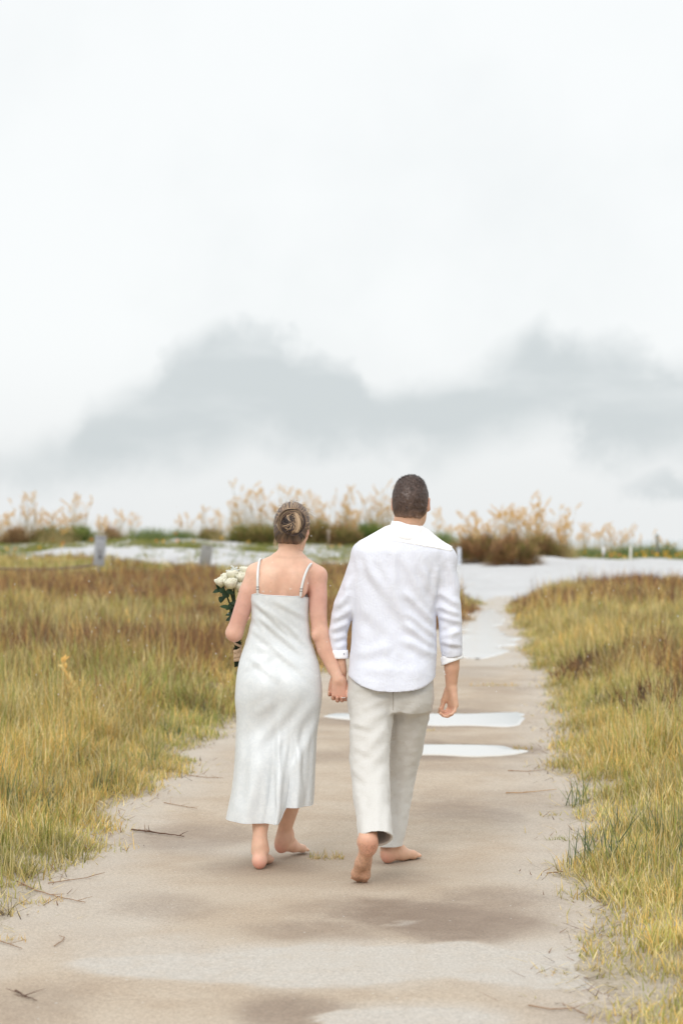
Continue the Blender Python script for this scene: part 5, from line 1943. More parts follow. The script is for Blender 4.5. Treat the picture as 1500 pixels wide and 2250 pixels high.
def leaf_mesh(p, d, n_, L, W_, fold=0.25, droop=0.4):
    d, n_ = unit(d), unit(n_)
    s = unit(np.cross(d, n_))
    n_ = np.cross(s, d)
    V_ = []
    m_ = 7
    for i in range(m_):
        t = i / (m_ - 1)
        w = W_ * math.sin(math.pi * (0.04 + 0.92 * t ** 0.85)) ** 0.8
        c = p + d * L * t - n_ * droop * L * t * t
        V_ += [c - s * w + n_ * w * fold, c, c + s * w + n_ * w * fold]
    F_ = []
    for i in range(m_ - 1):
        F_ += [[3 * i, 3 * i + 1, 3 * i + 4, 3 * i + 3], [3 * i + 1, 3 * i + 2, 3 * i + 5, 3 * i + 4]]
    return np.array(V_), np.array(F_)


for i in range(30):
    t = rng.uniform(0, 1)
    py = 1296 + 95 * t ** 1.3
    px = 494 + 26 * t + rng.normal(0, 10 - 5 * t)
    p = P(px + 6, py, DB - 0.04 + rng.uniform(-0.05, 0.03))
    d = (rng.normal(-0.5, 0.6), rng.normal(-0.3, 0.5), rng.normal(0.0, 0.6))
    v_, f_ = leaf_mesh(p, d, (rng.normal(0, .4), -1, 0.7), rng.uniform(0.035, 0.055), rng.uniform(0.009, 0.015))
    o = mesh("leaf", v_, f_, M_leafy, parent=bq, col=np.tile(LEAF_C * rng.uniform(0.75, 1.6), (len(v_), 1)))
for px, py in ((489, 1298), (505, 1300), (496, 1307)):
    v_, f_ = leaf_mesh(P(px - 8, py - 2, DB - 0.10), (1, 0, -0.25), (0, -1, 0.25), 0.036, 0.014)
    mesh("leaf", v_, f_, M_leafy, parent=bq, col=np.tile(LEAF_C * rng.uniform(0.7, 1.1), (len(v_), 1)))
# pale filler flowers
g = Geo()
for i in range(46):
    c = P(513 + rng.normal(0, 6), 1254 + rng.normal(0, 4.5), DB - 0.03 + rng.normal(0, 0.015))
    for k in range(5):
        a = k * 1.256 + i
        v_, f_ = leaf_mesh(c, (math.cos(a), math.sin(a) * 0.7 - 0.3, math.sin(a) * 0.8), (0, -1, 0.5), 0.006, 0.0024)
        g.add(v_, f_, np.array(srgb(232, 234, 226)) * rng.uniform(0.85, 1.0))
    v_, f_ = tube([c, P(512, 1285, DB - 0.03)], 0.0008, 3, cap=False)
    g.add(v_, f_, LEAF_C * 2.2)
tag(g.build("filler_flowers", M_petal, parent=bq), kind='stuff')
# the ribbon wound round the stems
ts = np.linspace(0, 1, 120)
bax = tie - b_base
for name, h0, h1, turns, wdt in (("ribbon", 0.20, 0.56, 4.2, 0.0085), ("ribbon", 0.50, 0.78, 0.7, 0.0075), ("ribbon", 0.88, 0.58, 0.8, 0.0065), ("ribbon", 0.74, 1.0, 0.9, 0.0065), ("ribbon", 0.30, 0.50, 1.4, 0.009)):
    a = ts * turns * 2 * np.pi + h0 * 9
    h = h0 + (h1 - h0) * ts
    rr = 0.0178 + 0.0012 * np.sin(5 * a)
    c = b_base + h[:, None] * bax + np.stack([np.cos(a) * rr, np.sin(a) * rr, 0 * a], -1)
    up_ = np.tile(unit(bax), (120, 1))
    out_n = np.stack([np.cos(a), np.sin(a), 0 * a], -1)
    rings = np.stack([c + up_ * wdt, c + up_ * wdt + out_n * 0.0016, c - up_ * wdt + out_n * 0.0016, c - up_ * wdt], 1)
    v_, f_ = loft(rings)
    mesh(name, v_, f_, M_twine, parent=bq)
v_, f_ = tube([b_base + bax * 0.02 + np.array([0, 0, 0.0]), b_base + bax * 0.2 + np.array([0, 0, 0])], 0.012, 8)
mesh("stem", v_, f_, M_leafy, parent=bq, col=np.tile(STEM_C * 0.8, (len(v_), 1)))

# ------------------------------------------------------------------ grass of the fields
for i, (y0, y1, dens, hgt, wid, segs) in enumerate(((4.2, 9.5, 5900, 0.20, 0.0048, 3), (9.5, 14.5, 4100, 0.23, 0.0054, 3), (14.5, 22, 2300, 0.25, 0.0070, 2), (22, 35, 1200, 0.28, 0.0092, 2),
                                       (35, 55, 460, 0.28, 0.016, 2), (55, 86, 210, 0.27, 0.026, 2))):
    o = scatter_field(y0, y1, dens, hgt, wid, segs, "grass")
    tag(o, kind='stuff')

def patch(name, spots, per, hgt, wid, cols, lean_s=0.35, kind='stuff', segs=2, z_fn=None):
    X, Y, H = [], [], []
    for x, y, rx, ry, f_ in spots:
        n = int(per * f_)
        a, r = rng.uniform(0, 2 * np.pi, n), np.sqrt(rng.random(n))
        X.append(x + rx * r * np.cos(a)); Y.append(y + ry * r * np.sin(a)); H.append(1 - 0.45 * r)
    X, Y, H = map(np.concatenate, (X, Y, H))
    n = len(X)
    cols = np.array(cols)
    ci = rng.integers(0, len(cols), n)
    c = cols[ci] * rng.uniform(0.75, 1.2, n)[:, None]
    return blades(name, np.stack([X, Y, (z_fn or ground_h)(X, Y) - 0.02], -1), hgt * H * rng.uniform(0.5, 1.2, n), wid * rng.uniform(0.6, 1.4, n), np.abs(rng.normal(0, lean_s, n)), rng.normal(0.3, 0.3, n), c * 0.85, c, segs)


# rust brown scrub standing in the field in knots
sp = []
for i in range(1300):
    y = rng.uniform(23, 72)
    x = rng.uniform(-0.1715 * y - 2, 0.1715 * y + 2)
    lf = x < 0.5 * (xl_f(y) + xr_f(y))
    f_ = fbm2(x * 0.45, y * 0.13, 240, 4)
    if side(x, y) < 0.9 or on_dune(x, y) or f_ < (0.45 if lf else 0.56) or (not lf and y < 30):
        continue
    sp.append((x, y, 0.22 + 0.006 * y, 0.35 + 0.012 * y, 1.0))
for px, py, f_ in ((100, 1400, 2), (150, 1396, 2), (205, 1392, 3), (245, 1402, 3), (290, 1388, 3), (330, 1396, 2), (420, 1335, 3), (462, 1345, 3), (480, 1370, 2), (330, 1302, 2), (130, 1276, 3), (320, 1277, 3),
                   (290, 1280, 3), (18, 1348, 3), (30, 1342, 2), (480, 1404, 3), (430, 1412, 3), (395, 1400, 2), (60, 1290, 2), (220, 1300, 2), (400, 1292, 2), (470, 1300, 2), (360, 1345, 2), (180, 1330, 2),
                   (1420, 1400, 2), (1480, 1440, 3), (1360, 1425, 3), (1330, 1432, 2), (1450, 1385, 2), (1280, 1302, 2), (1340, 1300, 3), (1400, 1302, 3), (1460, 1305, 3), (1220, 1300, 2), (1490, 1500, 2)):
    D = dist(py) * 0.78
    for k in range(f_ * 2):
        sp.append(((px - 750 + rng.normal(0, 16)) * D / F, D + rng.normal(0, 0.035 * D), 0.35 + 0.008 * D, 0.5 + 0.014 * D, 1.3))
SC = [np.array(srgb(*c)) for c in ((112, 80, 62), (88, 66, 58), (134, 96, 66), (76, 58, 54), (146, 110, 76))]
sp2 = []
for i in range(700):
    y = rng.uniform(7, 24)
    x = rng.uniform(-0.1715 * y - 0.8, 0.1715 * y + 0.8)
    if side(x, y) < 0.12 or fbm2(x * 0.9, y * 0.5, 250, 4) < 0.55:
        continue
    sp2.append((x, y, 0.05 + 0.003 * y, 0.06 + 0.004 * y, 1.0))
BG_ = [np.array(srgb(*c)) for c in ((112, 126, 92), (126, 138, 92), (100, 114, 88), (138, 146, 92))]
tag(patch("green_grass", sp2, 26, 0.34, 0.0058, BG_, lean_s=0.3, segs=3), kind='stuff')
tag(patch("scrub", sp, 75, 0.42, 0.014, SC, lean_s=0.4), kind='stuff')

# trodden straw, runners and litter along both edges of the path
def litter(n, y0, y1):
    y = y0 + (y1 - y0) * rng.random(n) ** 1.5
    left = rng.random(n) < 0.5
    e = np.abs(rng.normal(0, 0.11, n)) * (0.5 + 1.2 * fbm2(y * 1.7, left * 9.0, 5, 3))
    x = np.where(left, xl(y) + e - 0.12, xr(y) - e + 0.12)
    z = np.maximum(path_z(x, y), ground_h(x, y)) + 0.003
    n = len(x)
    r = rng.random(n)[:, None]
    c = np.where(r < 0.45, G_straw, np.where(r < 0.7, G_rust * 0.8, np.where(r < 0.85, G_dark * 0.7, G_olive))) * rng.uniform(0.7, 1.1, n)[:, None]
    return blades("grass", np.stack([x, y, z], -1), rng.uniform(0.02, 0.11, n), 0.0030 * (1 + 0.05 * y) * rng.uniform(0.6, 1.3, n), rng.uniform(1.05, 1.5, n), rng.uniform(-0.5, 0.2, n), c * 0.9, c, 2)


tag(litter(3800, 6.2, 34), kind='stuff')

# ------------------------------------------------------------------ plants on the dune
GC = [np.array(srgb(*c)) for c in ((140, 146, 74), (160, 154, 84), (120, 132, 66), (178, 166, 100), (104, 118, 60))]
SK_H = 85.0
# green cover along the crest, thinning on the slope; x limits follow the view
sp = []
for i in range(420):
    y = rng.uniform(88, 97)
    x = rng.uniform(-20, 6)
    if fbm2(x * 0.4, y * 0.3, 210, 3) > 0.40:
        sp.append((x, y, 0.7, 0.7, 1))
for i in range(260):                                         # right crest behind the sand
    y = rng.uniform(82, 97)
    x = rng.uniform(7.5, 21)
    sp.append((x, y, 0.7, 0.7, 1))
for i in range(330):                                         # patches on the white slope left and middle
    y = rng.uniform(78, 90)
    x = rng.uniform(-20, 2.2)
    f_ = fbm2(x * 0.5, y * 0.45, 220, 4)
    if f_ > 0.54 or (x < -12.5 and f_ > 0.3):
        sp.append((x, y, 0.6, 0.6, 0.8))
for i in range(120):                                        # thin tufts on the white slope behind the couple
    y = rng.uniform(76, 89)
    x = rng.uniform(-9, 2.4)
    sp.append((x, y, 0.35, 0.35, 0.28))
for i in range(60):                                          # left lip of the sandy way up
    y = rng.uniform(52, 76)
    x = np.interp(y, [52, 60, 76], [2.4, 2.6, 3.6]) - abs(rng.normal(0, 0.5))
    sp.append((x, y, 0.4, 0.5, 0.8))
tag(patch("ground_cover", sp, 70, 0.28, 0.03, GC), kind='stuff')
# small yellow and orange flowers in it
g = Geo()
for i in range(150):
    if i < 110:
        x, y = rng.uniform(9.2, 17), rng.uniform(82, 90)
    else:
        x, y = rng.uniform(-17, 4), rng.uniform(88, 94)
    z = float(ground_h(np.array(x), np.array(y))) + rng.uniform(0.1, 0.3)
    c = np.array(srgb(226, 178, 60) if rng.random() < 0.6 else srgb(226, 150, 80)) * rng.uniform(0.8, 1.1)
    for k in range(5):
        a = k * 1.256
        v_, f_ = leaf_mesh(np.array([x, y, z]), (math.cos(a), -0.6, math.sin(a)), (0, -1, 0.4), 0.06, 0.024)
        g.add(v_, f_, c)
tag(g.build("wildflowers", M_petal), kind='stuff')

# bushes: many twigs and leaves spread through a dome
def shrub(px, py, D, wpx, hpx, cols, label, n=2600, droop=0.2, group=None, leafw=0.03, spiky=False, cat="shrub"):
    base = P(px, py, D)
    base[2] = float(ground_h(base[0], base[1]))
    rx, rz = wpx * 0.5 * D / F, hpx * D / F
    cols = np.array([srgb(*c) for c in cols])
    a = rng.uniform(0, 2 * np.pi, n)
    u = rng.random(n) ** 0.5
    el_ = np.arccos(rng.uniform(0, 1, n) ** 0.8)
    lump = 0.5 + 0.95 * fbm2(a * 1.5 + px, el_ * 2.6, int(px), 3)
    rr = rng.uniform(0.35, 1.0, n) ** 0.6 * lump
    x = base[0] + rx * rr * np.cos(a) * np.sin(el_)
    y = base[1] + rx * 0.8 * rr * np.sin(a) * np.sin(el_)
    z = base[2] + rz * rr * np.cos(el_) * (0.7 + 0.5 * fbm2(x * 1.6, y * 1.6, int(px) + 9, 3))
    keep = z > ground_h(x, y) - 0.05
    x, y, z, a, el_ = x[keep], y[keep], z[keep], a[keep], el_[keep]
    n = len(x)
    pt = np.stack([x, y, z - 0.12], -1)
    cl = cols[np.clip((fbm2(x * 2.5, z * 3.5 + y, int(px) + 5, 3) * len(cols) * 1.5 - 0.25 * len(cols)).astype(int), 0, len(cols) - 1)]
    cl = np.where((rng.random(n) < 0.4)[:, None], cols[rng.integers(0, len(cols), n)], cl) * rng.uniform(0.75, 1.2, n)[:, None]
    o = blades("shrub", pt - base, rng.uniform(0.14, 0.55, n) * (1.3 if spiky else 1.0), leafw * rng.uniform(0.5, 1.3, n), np.clip(el_ * (0.8 if spiky else 1.0) + rng.normal(0, 0.3, n), 0, 1.7), rng.normal(droop, 0.3, n), cl * 1.7, cl * 2.0, 2, az=a + rng.normal(0, 0.4, n))
    o.location = base
    tag(o, label, cat, group)
    g = Geo()
    for i in range(14):
        aa, e_ = rng.uniform(0, 2 * np.pi), rng.uniform(0.2, 1.1)
        tip = base + np.array([rx * math.cos(aa) * math.sin(e_), rx * 0.8 * math.sin(aa) * math.sin(e_), rz * math.cos(e_)]) * 0.85
        mid = (base + tip) / 2 + rng.normal(0, 0.05, 3)
        v_, f_ = tube([base - [0, 0, 0.05], mid, tip], [0.018, 0.012, 0.006], 5)
        g.add(v_, f_, np.array(srgb(96, 78, 62)))
    bpy.context.view_layer.update()
    g.build("stem", M_twig, parent=o)
    return o


BR = [(128, 100, 76), (146, 112, 84), (112, 88, 64), (150, 122, 88), (120, 104, 62), (96, 78, 60)]
OL = [(110, 108, 62), (128, 118, 72), (96, 96, 58), (140, 126, 84), (120, 100, 70)]
GR = [(96, 112, 58), (84, 102, 52), (112, 124, 66), (74, 92, 50)]
TN = [(136, 114, 84), (126, 104, 78), (146, 126, 94), (118, 98, 76)]
shrub(1058, 1222, 74, 132, 58, BR + OL[:2], "wide brown shrub at the head of the sandy way, nearer the man", 6500, leafw=0.026)
shrub(1128, 1236, 72, 120, 58, BR + OL[:1], "rust brown shrub hanging over the white sand right of the wide brown one", 6000, leafw=0.026)
shrub(1186, 1228, 76, 90, 42, OL + BR[:3], "low brown shrub between the rust brown one and the thin white stake", 3000)
shrub(1228, 1208, 80, 60, 26, OL + BR[:2], "small olive brown shrub right behind the thin white stake", 1300)
shrub(588, 1192, 93, 120, 44, OL + GR[:1], "olive brown shrub on the crest left of the woman's head", 4600)
shrub(530, 1193, 93, 60, 34, GR + OL, "small green shrub at the left end of the olive one behind the woman", 1900)
shrub(700, 1194, 93, 90, 46, OL + BR[:2], "olive shrub on the crest just right of the woman's head", 3800)
shrub(756, 1194, 92, 80, 42, OL + BR[:2] + GR[:1], "brownish olive shrub right of the white stake behind the couple", 3200)
shrub(806, 1192, 94, 84, 38, GR, "dark green shrub on the crest behind the man's shoulder", 3200)
shrub(110, 1192, 94, 80, 28, GR, "low green shrub on the far crest left of the pale sign", 2400)
shrub(172, 1192, 94, 84, 32, GR, "dark green shrub just left of the pale sign", 2800)
shrub(32, 1193, 93, 66, 36, TN, "round tan shrub at the left end of the dune crest", 2400)
shrub(88, 1193, 94, 46, 26, TN, "smaller round tan shrub between the crest's tan and green ones", 1300)
shrub(245, 1196, 94, 44, 28, TN + BR[:2], "small faded shrub just right of the pale sign", 1000)
shrub(462, 1194, 94, 60, 24, OL + TN, "low straw coloured shrub on the crest above the grey sign", 1300)
# tall green dune grasses
def tuft(px, py, D, wpx, hpx, cols, label, n, group=None, wid=0.022):
    base = P(px, py, D)
    base[2] = float(ground_h(base[0], base[1]))
    rx = wpx * 0.5 * D / F
    x = base[0] + rng.normal(0, 0.5, n) * rx
    y = base[1] + rng.normal(0, 0.5, n) * rx
    cols = np.array([srgb(*c) for c in cols])
    c = cols[rng.integers(0, len(cols), n)] * rng.uniform(0.8, 1.2, n)[:, None]
    h = hpx * D / F
    o = blades("dune_grass", np.stack([x, y, ground_h(x, y) - 0.03], -1) - base, h * rng.uniform(0.45, 1.1, n), wid * rng.uniform(0.6, 1.3, n), np.abs(rng.normal(0.15, 0.15, n)), rng.normal(0.4, 0.3, n), c * 0.85, c, 3)
    o.location = base
    return tag(o, label, "dune grass", group)


GG = [(120, 140, 88), (138, 152, 100), (150, 156, 100), (104, 124, 76)]
tuft(330, 1196, 93, 90, 36, GG, "fresh green dune grass on the crest between the two signs", 700)
tuft(400, 1195, 94, 70, 24, GG, "shorter green dune grass above the grey leaning sign", 420)
tuft(970, 1205, 88, 60, 40, GG, "green dune grass showing over the man's right shoulder", 500)
tuft(1300, 1222, 84, 90, 30, GG, "green dune grass around the short white stake", 520)
tuft(1380, 1228, 85, 80, 36, GG, "green dune grass between the short white stake and the dark post", 520)
tuft(1462, 1232, 86, 60, 44, GG, "tall green dune grass at the dark wooden post", 480)
tuft(1425, 1232, 87, 40, 36, GG, "narrow clump of green dune grass just left of the dark post", 300)

# sea oats: stalks with drooping plumes, every clump a thing
M_oat = material("sea_oat", rough=0.7, attr=True, translucent=0.4, spec=0.2)
OAT = np.array([srgb(*c) for c in ((230, 192, 116), (238, 208, 140), (224, 178, 98), (234, 206, 148))])
OATS = np.array([srgb(*c) for c in ((186, 166, 116), (198, 180, 132), (170, 158, 108))])
plume_me = []
for v in range(7):
    g = Geo()
    L = rng.uniform(0.38, 0.62)
    bend = rng.uniform(0.2, 0.8)
    ts = np.linspace(0, 1, 9)
    cx = L * np.sin(bend * ts) / bend * 0.75
    cz = L * (1 - 0.35 * bend * ts) * ts
    sp_ = np.stack([cx, 0 * ts, cz], -1)
    v_, f_ = tube(sp_, 0.004, 4, cap=False)
    g.add(v_, f_, OAT[2])
    for i in range(84):
        t = rng.uniform(0.0, 1)
        p = np.array([np.interp(t, ts, cx), 0, np.interp(t, ts, cz)])
        spread_ = 0.038 * math.sin(math.pi * (0.12 + 0.8 * t))
        d = np.array([rng.normal(0.35, 0.6), rng.normal(0, 0.7), rng.uniform(-1.0, 0.3)])
        p = p + unit(d) * rng.uniform(0, spread_)
        v_, f_ = leaf_mesh(p, d + [0, 0, -0.4], (0.2, -1, 0.2), rng.uniform(0.04, 0.08), rng.uniform(0.007, 0.012))
        g.add(v_, f_, OAT[rng.integers(0, 4)] * rng.uniform(0.85, 1.1))
    o = g.build("plume", M_oat)
    plume_me.append(o.data)
    bpy.data.objects.remove(o)


def sea_oats(px, D, hpx, n, label, group, spread_=0.35, lean=0.0):
    x0 = (px - 750) * D / F
    z0 = float(ground_h(x0, D))
    base = np.array([x0, D, z0])
    g = Geo()
    tips = []
    for i in range(n):
        h = hpx * D / F * rng.uniform(0.45, 1.0)
        a = rng.uniform(0, 2 * np.pi)
        r0 = rng.uniform(0, spread_)
        p0 = base + [r0 * math.cos(a), r0 * math.sin(a), -0.05]
        ln = rng.normal(lean, 0.13)
        ln2 = rng.normal(0, 0.1)
        ts = np.linspace(0, 1, 6)
        pts = p0 + np.stack([h * ln * ts ** 1.6, h * ln2 * ts ** 1.6, h * ts], -1)
        c = OATS[rng.integers(0, 3)]
        v_, f_ = tube(pts, np.linspace(0.0075, 0.005, 6), 4, cap=False)
        g.add(v_, f_, c)
        tips.append((pts[-1], pts[-1] - pts[-2]))
    m_ = n * 9
    x = base[0] + rng.normal(0, spread_ * 0.8, m_)
    y = base[1] + rng.normal(0, spread_ * 0.8, m_)
    cl = OATS[rng.integers(0, 3, m_)] * rng.uniform(0.7, 1.1, m_)[:, None]
    v_, fs, cb = blades("x", np.stack([x, y, ground_h(x, y) - 0.02], -1), hpx * D / F * rng.uniform(0.25, 0.85, m_), 0.011 * np.ones(m_), np.abs(rng.normal(0.2, 0.2, m_)), rng.normal(0.7, 0.4, m_), cl, cl, 2, build=False)
    g.add(v_, fs, cb)
    o = g.build("sea_oats", M_oat, origin=base)
    tag(o, label, "sea oats", group)
    for p, d in tips:
        if rng.random() < 0.12:
            continue
        q = bpy.data.objects.new("plume", plume_me[rng.integers(0, len(plume_me))])
        q.parent = o
        q.location = p - base
        q.rotation_euler = (rng.normal(0, 0.15), rng.normal(0.05, 0.2), rng.uniform(0, 2 * math.pi))
        s = rng.uniform(0.45, 0.95)
        q.scale = (s, s, s)
        scene.collection.objects.link(q)
    return o


ORD = 'first second third fourth fifth sixth seventh eighth ninth tenth eleventh twelfth thirteenth fourteenth fifteenth sixteenth seventeenth eighteenth'.split()


def run(pxs, D, hpx, n, label, group, **kw):
    jx = sorted(px + rng.normal(0, 4) for px in pxs)
    for i, px in enumerate(jx):
        which = ("leftmost" if i == 0 else "rightmost" if i == len(jx) - 1 else ORD[i] + " from the left")
        sea_oats(px, D + rng.normal(0, 1.2), hpx * rng.choice([0.66, 0.85, 1.0, 1.18]) * rng.uniform(0.92, 1.06), int(n * rng.uniform(1.3, 2.7)), which + " of the " + label, group, **kw)


run([2, 26, 50, 72, 94, 116, 138, 158, 178], 94.5, 88, 8, "sea oats clumps left of the pale sign", "sea oats left of the pale sign")
run([205, 232, 258, 276], 94.5, 82, 6, "sea oats clumps beside the pale sign", "sea oats at the pale sign", lean=0.16)
run([390, 416, 440, 462, 485, 505], 95, 64, 5, "short sea oats clumps left of the bouquet", "sea oats left of the woman", lean=0.08)
run([520, 536, 556, 574, 592], 95, 104, 7, "tall sea oats clumps left of the woman's head", "sea oats left of the woman's head", lean=-0.06)
run([612, 632, 655, 676, 694, 710, 726, 742, 758, 772, 787, 801, 815, 829, 843, 857], 95, 100, 10, "sea oats clumps between the two heads", "sea oats between the two heads")
run([962, 985], 90, 62, 4, "two thin sea oats clumps right of the man's head", "sea oats right of the man's head")
run([1022, 1040, 1056, 1072, 1088, 1104, 1120, 1136, 1152, 1168, 1186, 1204, 1222, 1242], 77, 112, 9, "sea oats clumps among the brown shrubs", "sea oats in the brown shrubs")
run([1278, 1296, 1316, 1336, 1356, 1372], 88, 64, 6, "pale clumps behind the tagged stake", "sea oats behind the short tagged stake")
run([1408, 1432, 1462], 88, 56, 3, "sparse sea oats clumps around the dark post", "sea oats at the dark post")

# ------------------------------------------------------------------ signs, stakes, ropes
def stand(px, D):
    x = (px - 750) * D / F
    return np.array([x, D, float(ground_h(x, D))])


def sign(px, D, top_py, bot_py, w, yaw, roll, col, label, mark):
    base = stand(px, D)
    root = bpy.data.objects.new("sign", None)
    root.location = base
    scene.collection.objects.link(root)
    tag(root, label, "sign")
    M = rotm((0, 1, 0), roll) @ rotm((0, 0, 1), yaw)
    zt, zb = zpy(top_py, D) - base[2], zpy(bot_py, D) - base[2]
    place = lambda v: base + np.asarray(v) @ M.T
    mt = material("sign_paint", col, 0.6, var=0.12, var_scale=6)
    v_, f_ = box((0, 0, (zt + zb) / 2), (w / 2, 0.012, (zt - zb) / 2))
    o = mesh("panel", place(v_), f_, mt, parent=root, smooth=False)
    bv = o.modifiers.new("edge", 'BEVEL')
    bv.width, bv.segments = 0.008, 2
    v_, f_ = box((0, 0.037, (zt - 0.3) / 2), (0.04, 0.025, (zt + 0.3) / 2 - 0.02))
    o = mesh("post", place(v_), f_, M_wood, parent=root, smooth=False)
    bv = o.modifiers.new("edge", 'BEVEL')
    bv.width, bv.segments = 0.006, 2
    mk = material("sign_mark", mark[0], 0.7)
    for mx_, mz, hw, hh in mark[1]:
        v_, f_ = box((mx_, -0.0135, mz * zt + (1 - mz) * zb), (hw, 0.0015, hh))
        mesh("mark", place(v_), f_, mk, parent=root, smooth=False)
    return root


sign(215, 66, 1177, 1243, 0.40, R(32), R(4), srgb(166, 169, 175), "pale weathered sign on a post in the brown weeds, tilted right",
     (srgb(120, 118, 122), [(0.0, 0.36, 0.035, 0.14), (0.02, 0.30, 0.05, 0.05), (-0.01, 0.5, 0.02, 0.05), (0.0, 0.93, 0.14, 0.02)]))
sign(446, 72, 1197, 1242, 0.46, R(-18), R(9), srgb(140, 140, 138), "dull grey sign leaning right in front of the white dune",
     (srgb(104, 104, 94), [(0.03, 0.88, 0.045, 0.04)]))


def rope(p0, p1, sag, col, rad, label):
    ts = np.linspace(0, 1, 30)
    pts = np.asarray(p0) + ts[:, None] * (np.asarray(p1) - np.asarray(p0))
    pts[:, 2] -= sag * 4 * ts * (1 - ts)
    v_, f_ = tube(pts, rad, 6)
    o = mesh("rope", v_, f_, material("rope_fibre", col, 0.9), origin=pts[0])
    tag(o, label, "rope")


rope(P(208, 1241, 66.05), P(-60, 1243, 64), 0.14, srgb(120, 100, 98), 0.038, "brownish rope sagging left from the pale sign")
rope(P(222, 1244, 66.05), P(440, 1246, 72.05), 0.10, srgb(186, 176, 140), 0.010, "thin straw coloured rope strung between the two signs")


def stake(px, D, top_py, r, col, label, cap=None):
    base = stand(px, D)
    h = zpy(top_py, D) - base[2]
    ts = np.array([-0.2 / h, 0, 0.5, 0.97, 1.0])
    lean = rng.normal(0, 0.02)
    v_, f_ = tube(base + np.stack([lean * h * ts, 0 * ts, h * ts], -1), [r, r, r * 0.97, r * 0.95, r * 0.7], 10)
    m_ = material("stake_surface", col, 0.7, var=0.15, var_scale=14)
    o = mesh("stake", v_, f_, m_, origin=base)
    tag(o, label, "stake")
    if cap:
        v_, f_ = box(base + [lean * h, -r, h - 0.12], (r * 1.7, 0.012, 0.14))
        mesh("tag", v_, f_, cap, parent=o, smooth=False)
    return o


stake(722, 92, 1163, 0.045, srgb(222, 220, 220), "white stake on the crest between the woman's head and the man")
stake(1239, 82, 1192, 0.045, srgb(228, 226, 226), "thin white stake at the end of the brown shrubs")
stake(1324, 79, 1203, 0.03, srgb(150, 148, 146), "short stake with a white tag on the right dune", cap=M_paint)
stake(1384, 82, 1200, 0.04, srgb(226, 222, 214), "plain white stake between the tagged stake and the dark post")
stake(1444, 85, 1174, 0.06, srgb(112, 112, 100), "dark wooden post among the tall dune grass on the right")
o = stake(1008, 72, 1203, 0.07, srgb(205, 210, 220), "pale blue grey post stub left of the wide brown shrub")

# ------------------------------------------------------------------ dry stalks, twigs, tufts on the sand
def dry_stalk(px, D, top, label, n=26):
    base = stand(px, D)
    tx, ty = top
    tip = P(tx, ty, D)
    ts = np.linspace(0, 1, 14)
    pts = base * (1 - ts)[:, None] + tip * ts[:, None] + np.stack([0.02 * np.sin(3.1 * ts), 0 * ts, 0.015 * np.sin(4 * ts)], -1)
    g = Geo()
    v_, f_ = tube(pts, np.linspace(0.006, 0.0025, 14), 6)
    g.add(v_, f_, G_straw * 0.95)
    o = g.build("dry_stalk", M_grass, origin=base)
    tag(o, label, "dry stalk")
    g = Geo()
    for i in range(n):
        t = rng.uniform(0.35, 1.0)
        p = np.array([np.interp(t, ts, pts[:, k]) for k in range(3)])
        d = np.array([rng.normal(0, 0.5), rng.normal(0, 0.5), rng.uniform(0.4, 1.2)])
        v_, f_ = leaf_mesh(p, d, (0.2, -1, 0.3), rng.uniform(0.03, 0.07), rng.uniform(0.004, 0.009))
        g.add(v_, f_, (G_gold if rng.random() < 0.5 else G_straw) * rng.uniform(0.85, 1.15))
    tag(g.build("seed_heads", M_grass, parent=o), kind='stuff')


dry_stalk(172, 15.6, (134, 1448), "bent golden dry stalk standing tallest in the near left grass", 36)
dry_stalk(277, 26, (279, 1338), "upright dry stalk farther back in the left field, left of its twin", 30)
dry_stalk(352, 26, (352, 1352), "upright dry stalk in the left field nearer the bouquet", 30)
dry_stalk(56, 19, (54, 1468), "pale dry seed stalk at the left edge of the field", 22)
dry_stalk(444, 24, (446, 1372), "short dry stalk in the weeds just left of the bouquet", 16)


def twig(pts_px, rad, col, label, spurs=3, lift=0.004):
    pts = []
    for x, y in pts_px:
        p = P(x, y, dist(y))
        p[2] = max(float(path_z(p[0], p[1])), float(ground_h(p[0], p[1]))) + lift + rad
        pts.append(p)
    pts = np.array(pts)
    k = np.linspace(0, 1, len(pts))
    ts = np.linspace(0, 1, 22)
    c = np.stack([np.interp(ts, k, pts[:, i]) for i in range(3)], -1) + rng.normal(0, rad * 0.35, (22, 3)) * [1, 1, 0.3]
    g = Geo()
    v_, f_ = tube(c, np.linspace(rad, rad * 0.45, 22), 6)
    g.add(v_, f_, np.array(col))
    for i in range(spurs):
        j = rng.integers(4, 20)
        d = unit([rng.normal(0, 1), rng.normal(0, 1), 0.25])
        v_, f_ = tube([c[j], c[j] + d * rng.uniform(0.02, 0.05), c[j] + d * 0.06 + [0.01, 0.01, 0]], [rad * 0.5, rad * 0.35, rad * 0.2], 5)
        g.add(v_, f_, np.array(col) * 1.1)
    o = g.build("twig", M_twig, origin=c[0])
    tag(o, label, "twig")


TW, TW2 = srgb(96, 72, 58), srgb(146, 116, 90)
twig([(290, 1828), (330, 1833), (370, 1838), (405, 1842)], 0.0052, TW, "thick dark stick lying on the sand left of the dress hem")
twig([(106, 1944), (150, 1938), (190, 1933), (230, 1922)], 0.0022, TW2, "thin straight twig on the sand below the left grass edge")
twig([(38, 1942), (80, 1960), (125, 1972), (188, 1985)], 0.0034, TW2, "long bent brown twig running out of the left grass")
twig([(35, 2184), (52, 2194), (80, 2206)], 0.0036, TW, "short dark stick alone on the sand at the lower left")
twig([(0, 2072), (24, 2080), (50, 2090)], 0.0024, TW2, "broken twig among straw at the left edge of the sand")
twig([(360, 1768), (400, 1776), (434, 1782)], 0.0024, TW2, "thin twig below the grass left of the dress", 4)
twig([(415, 1706), (455, 1712), (490, 1712)], 0.0024, TW2, "dry runner twig poking towards the dress hem", 4)
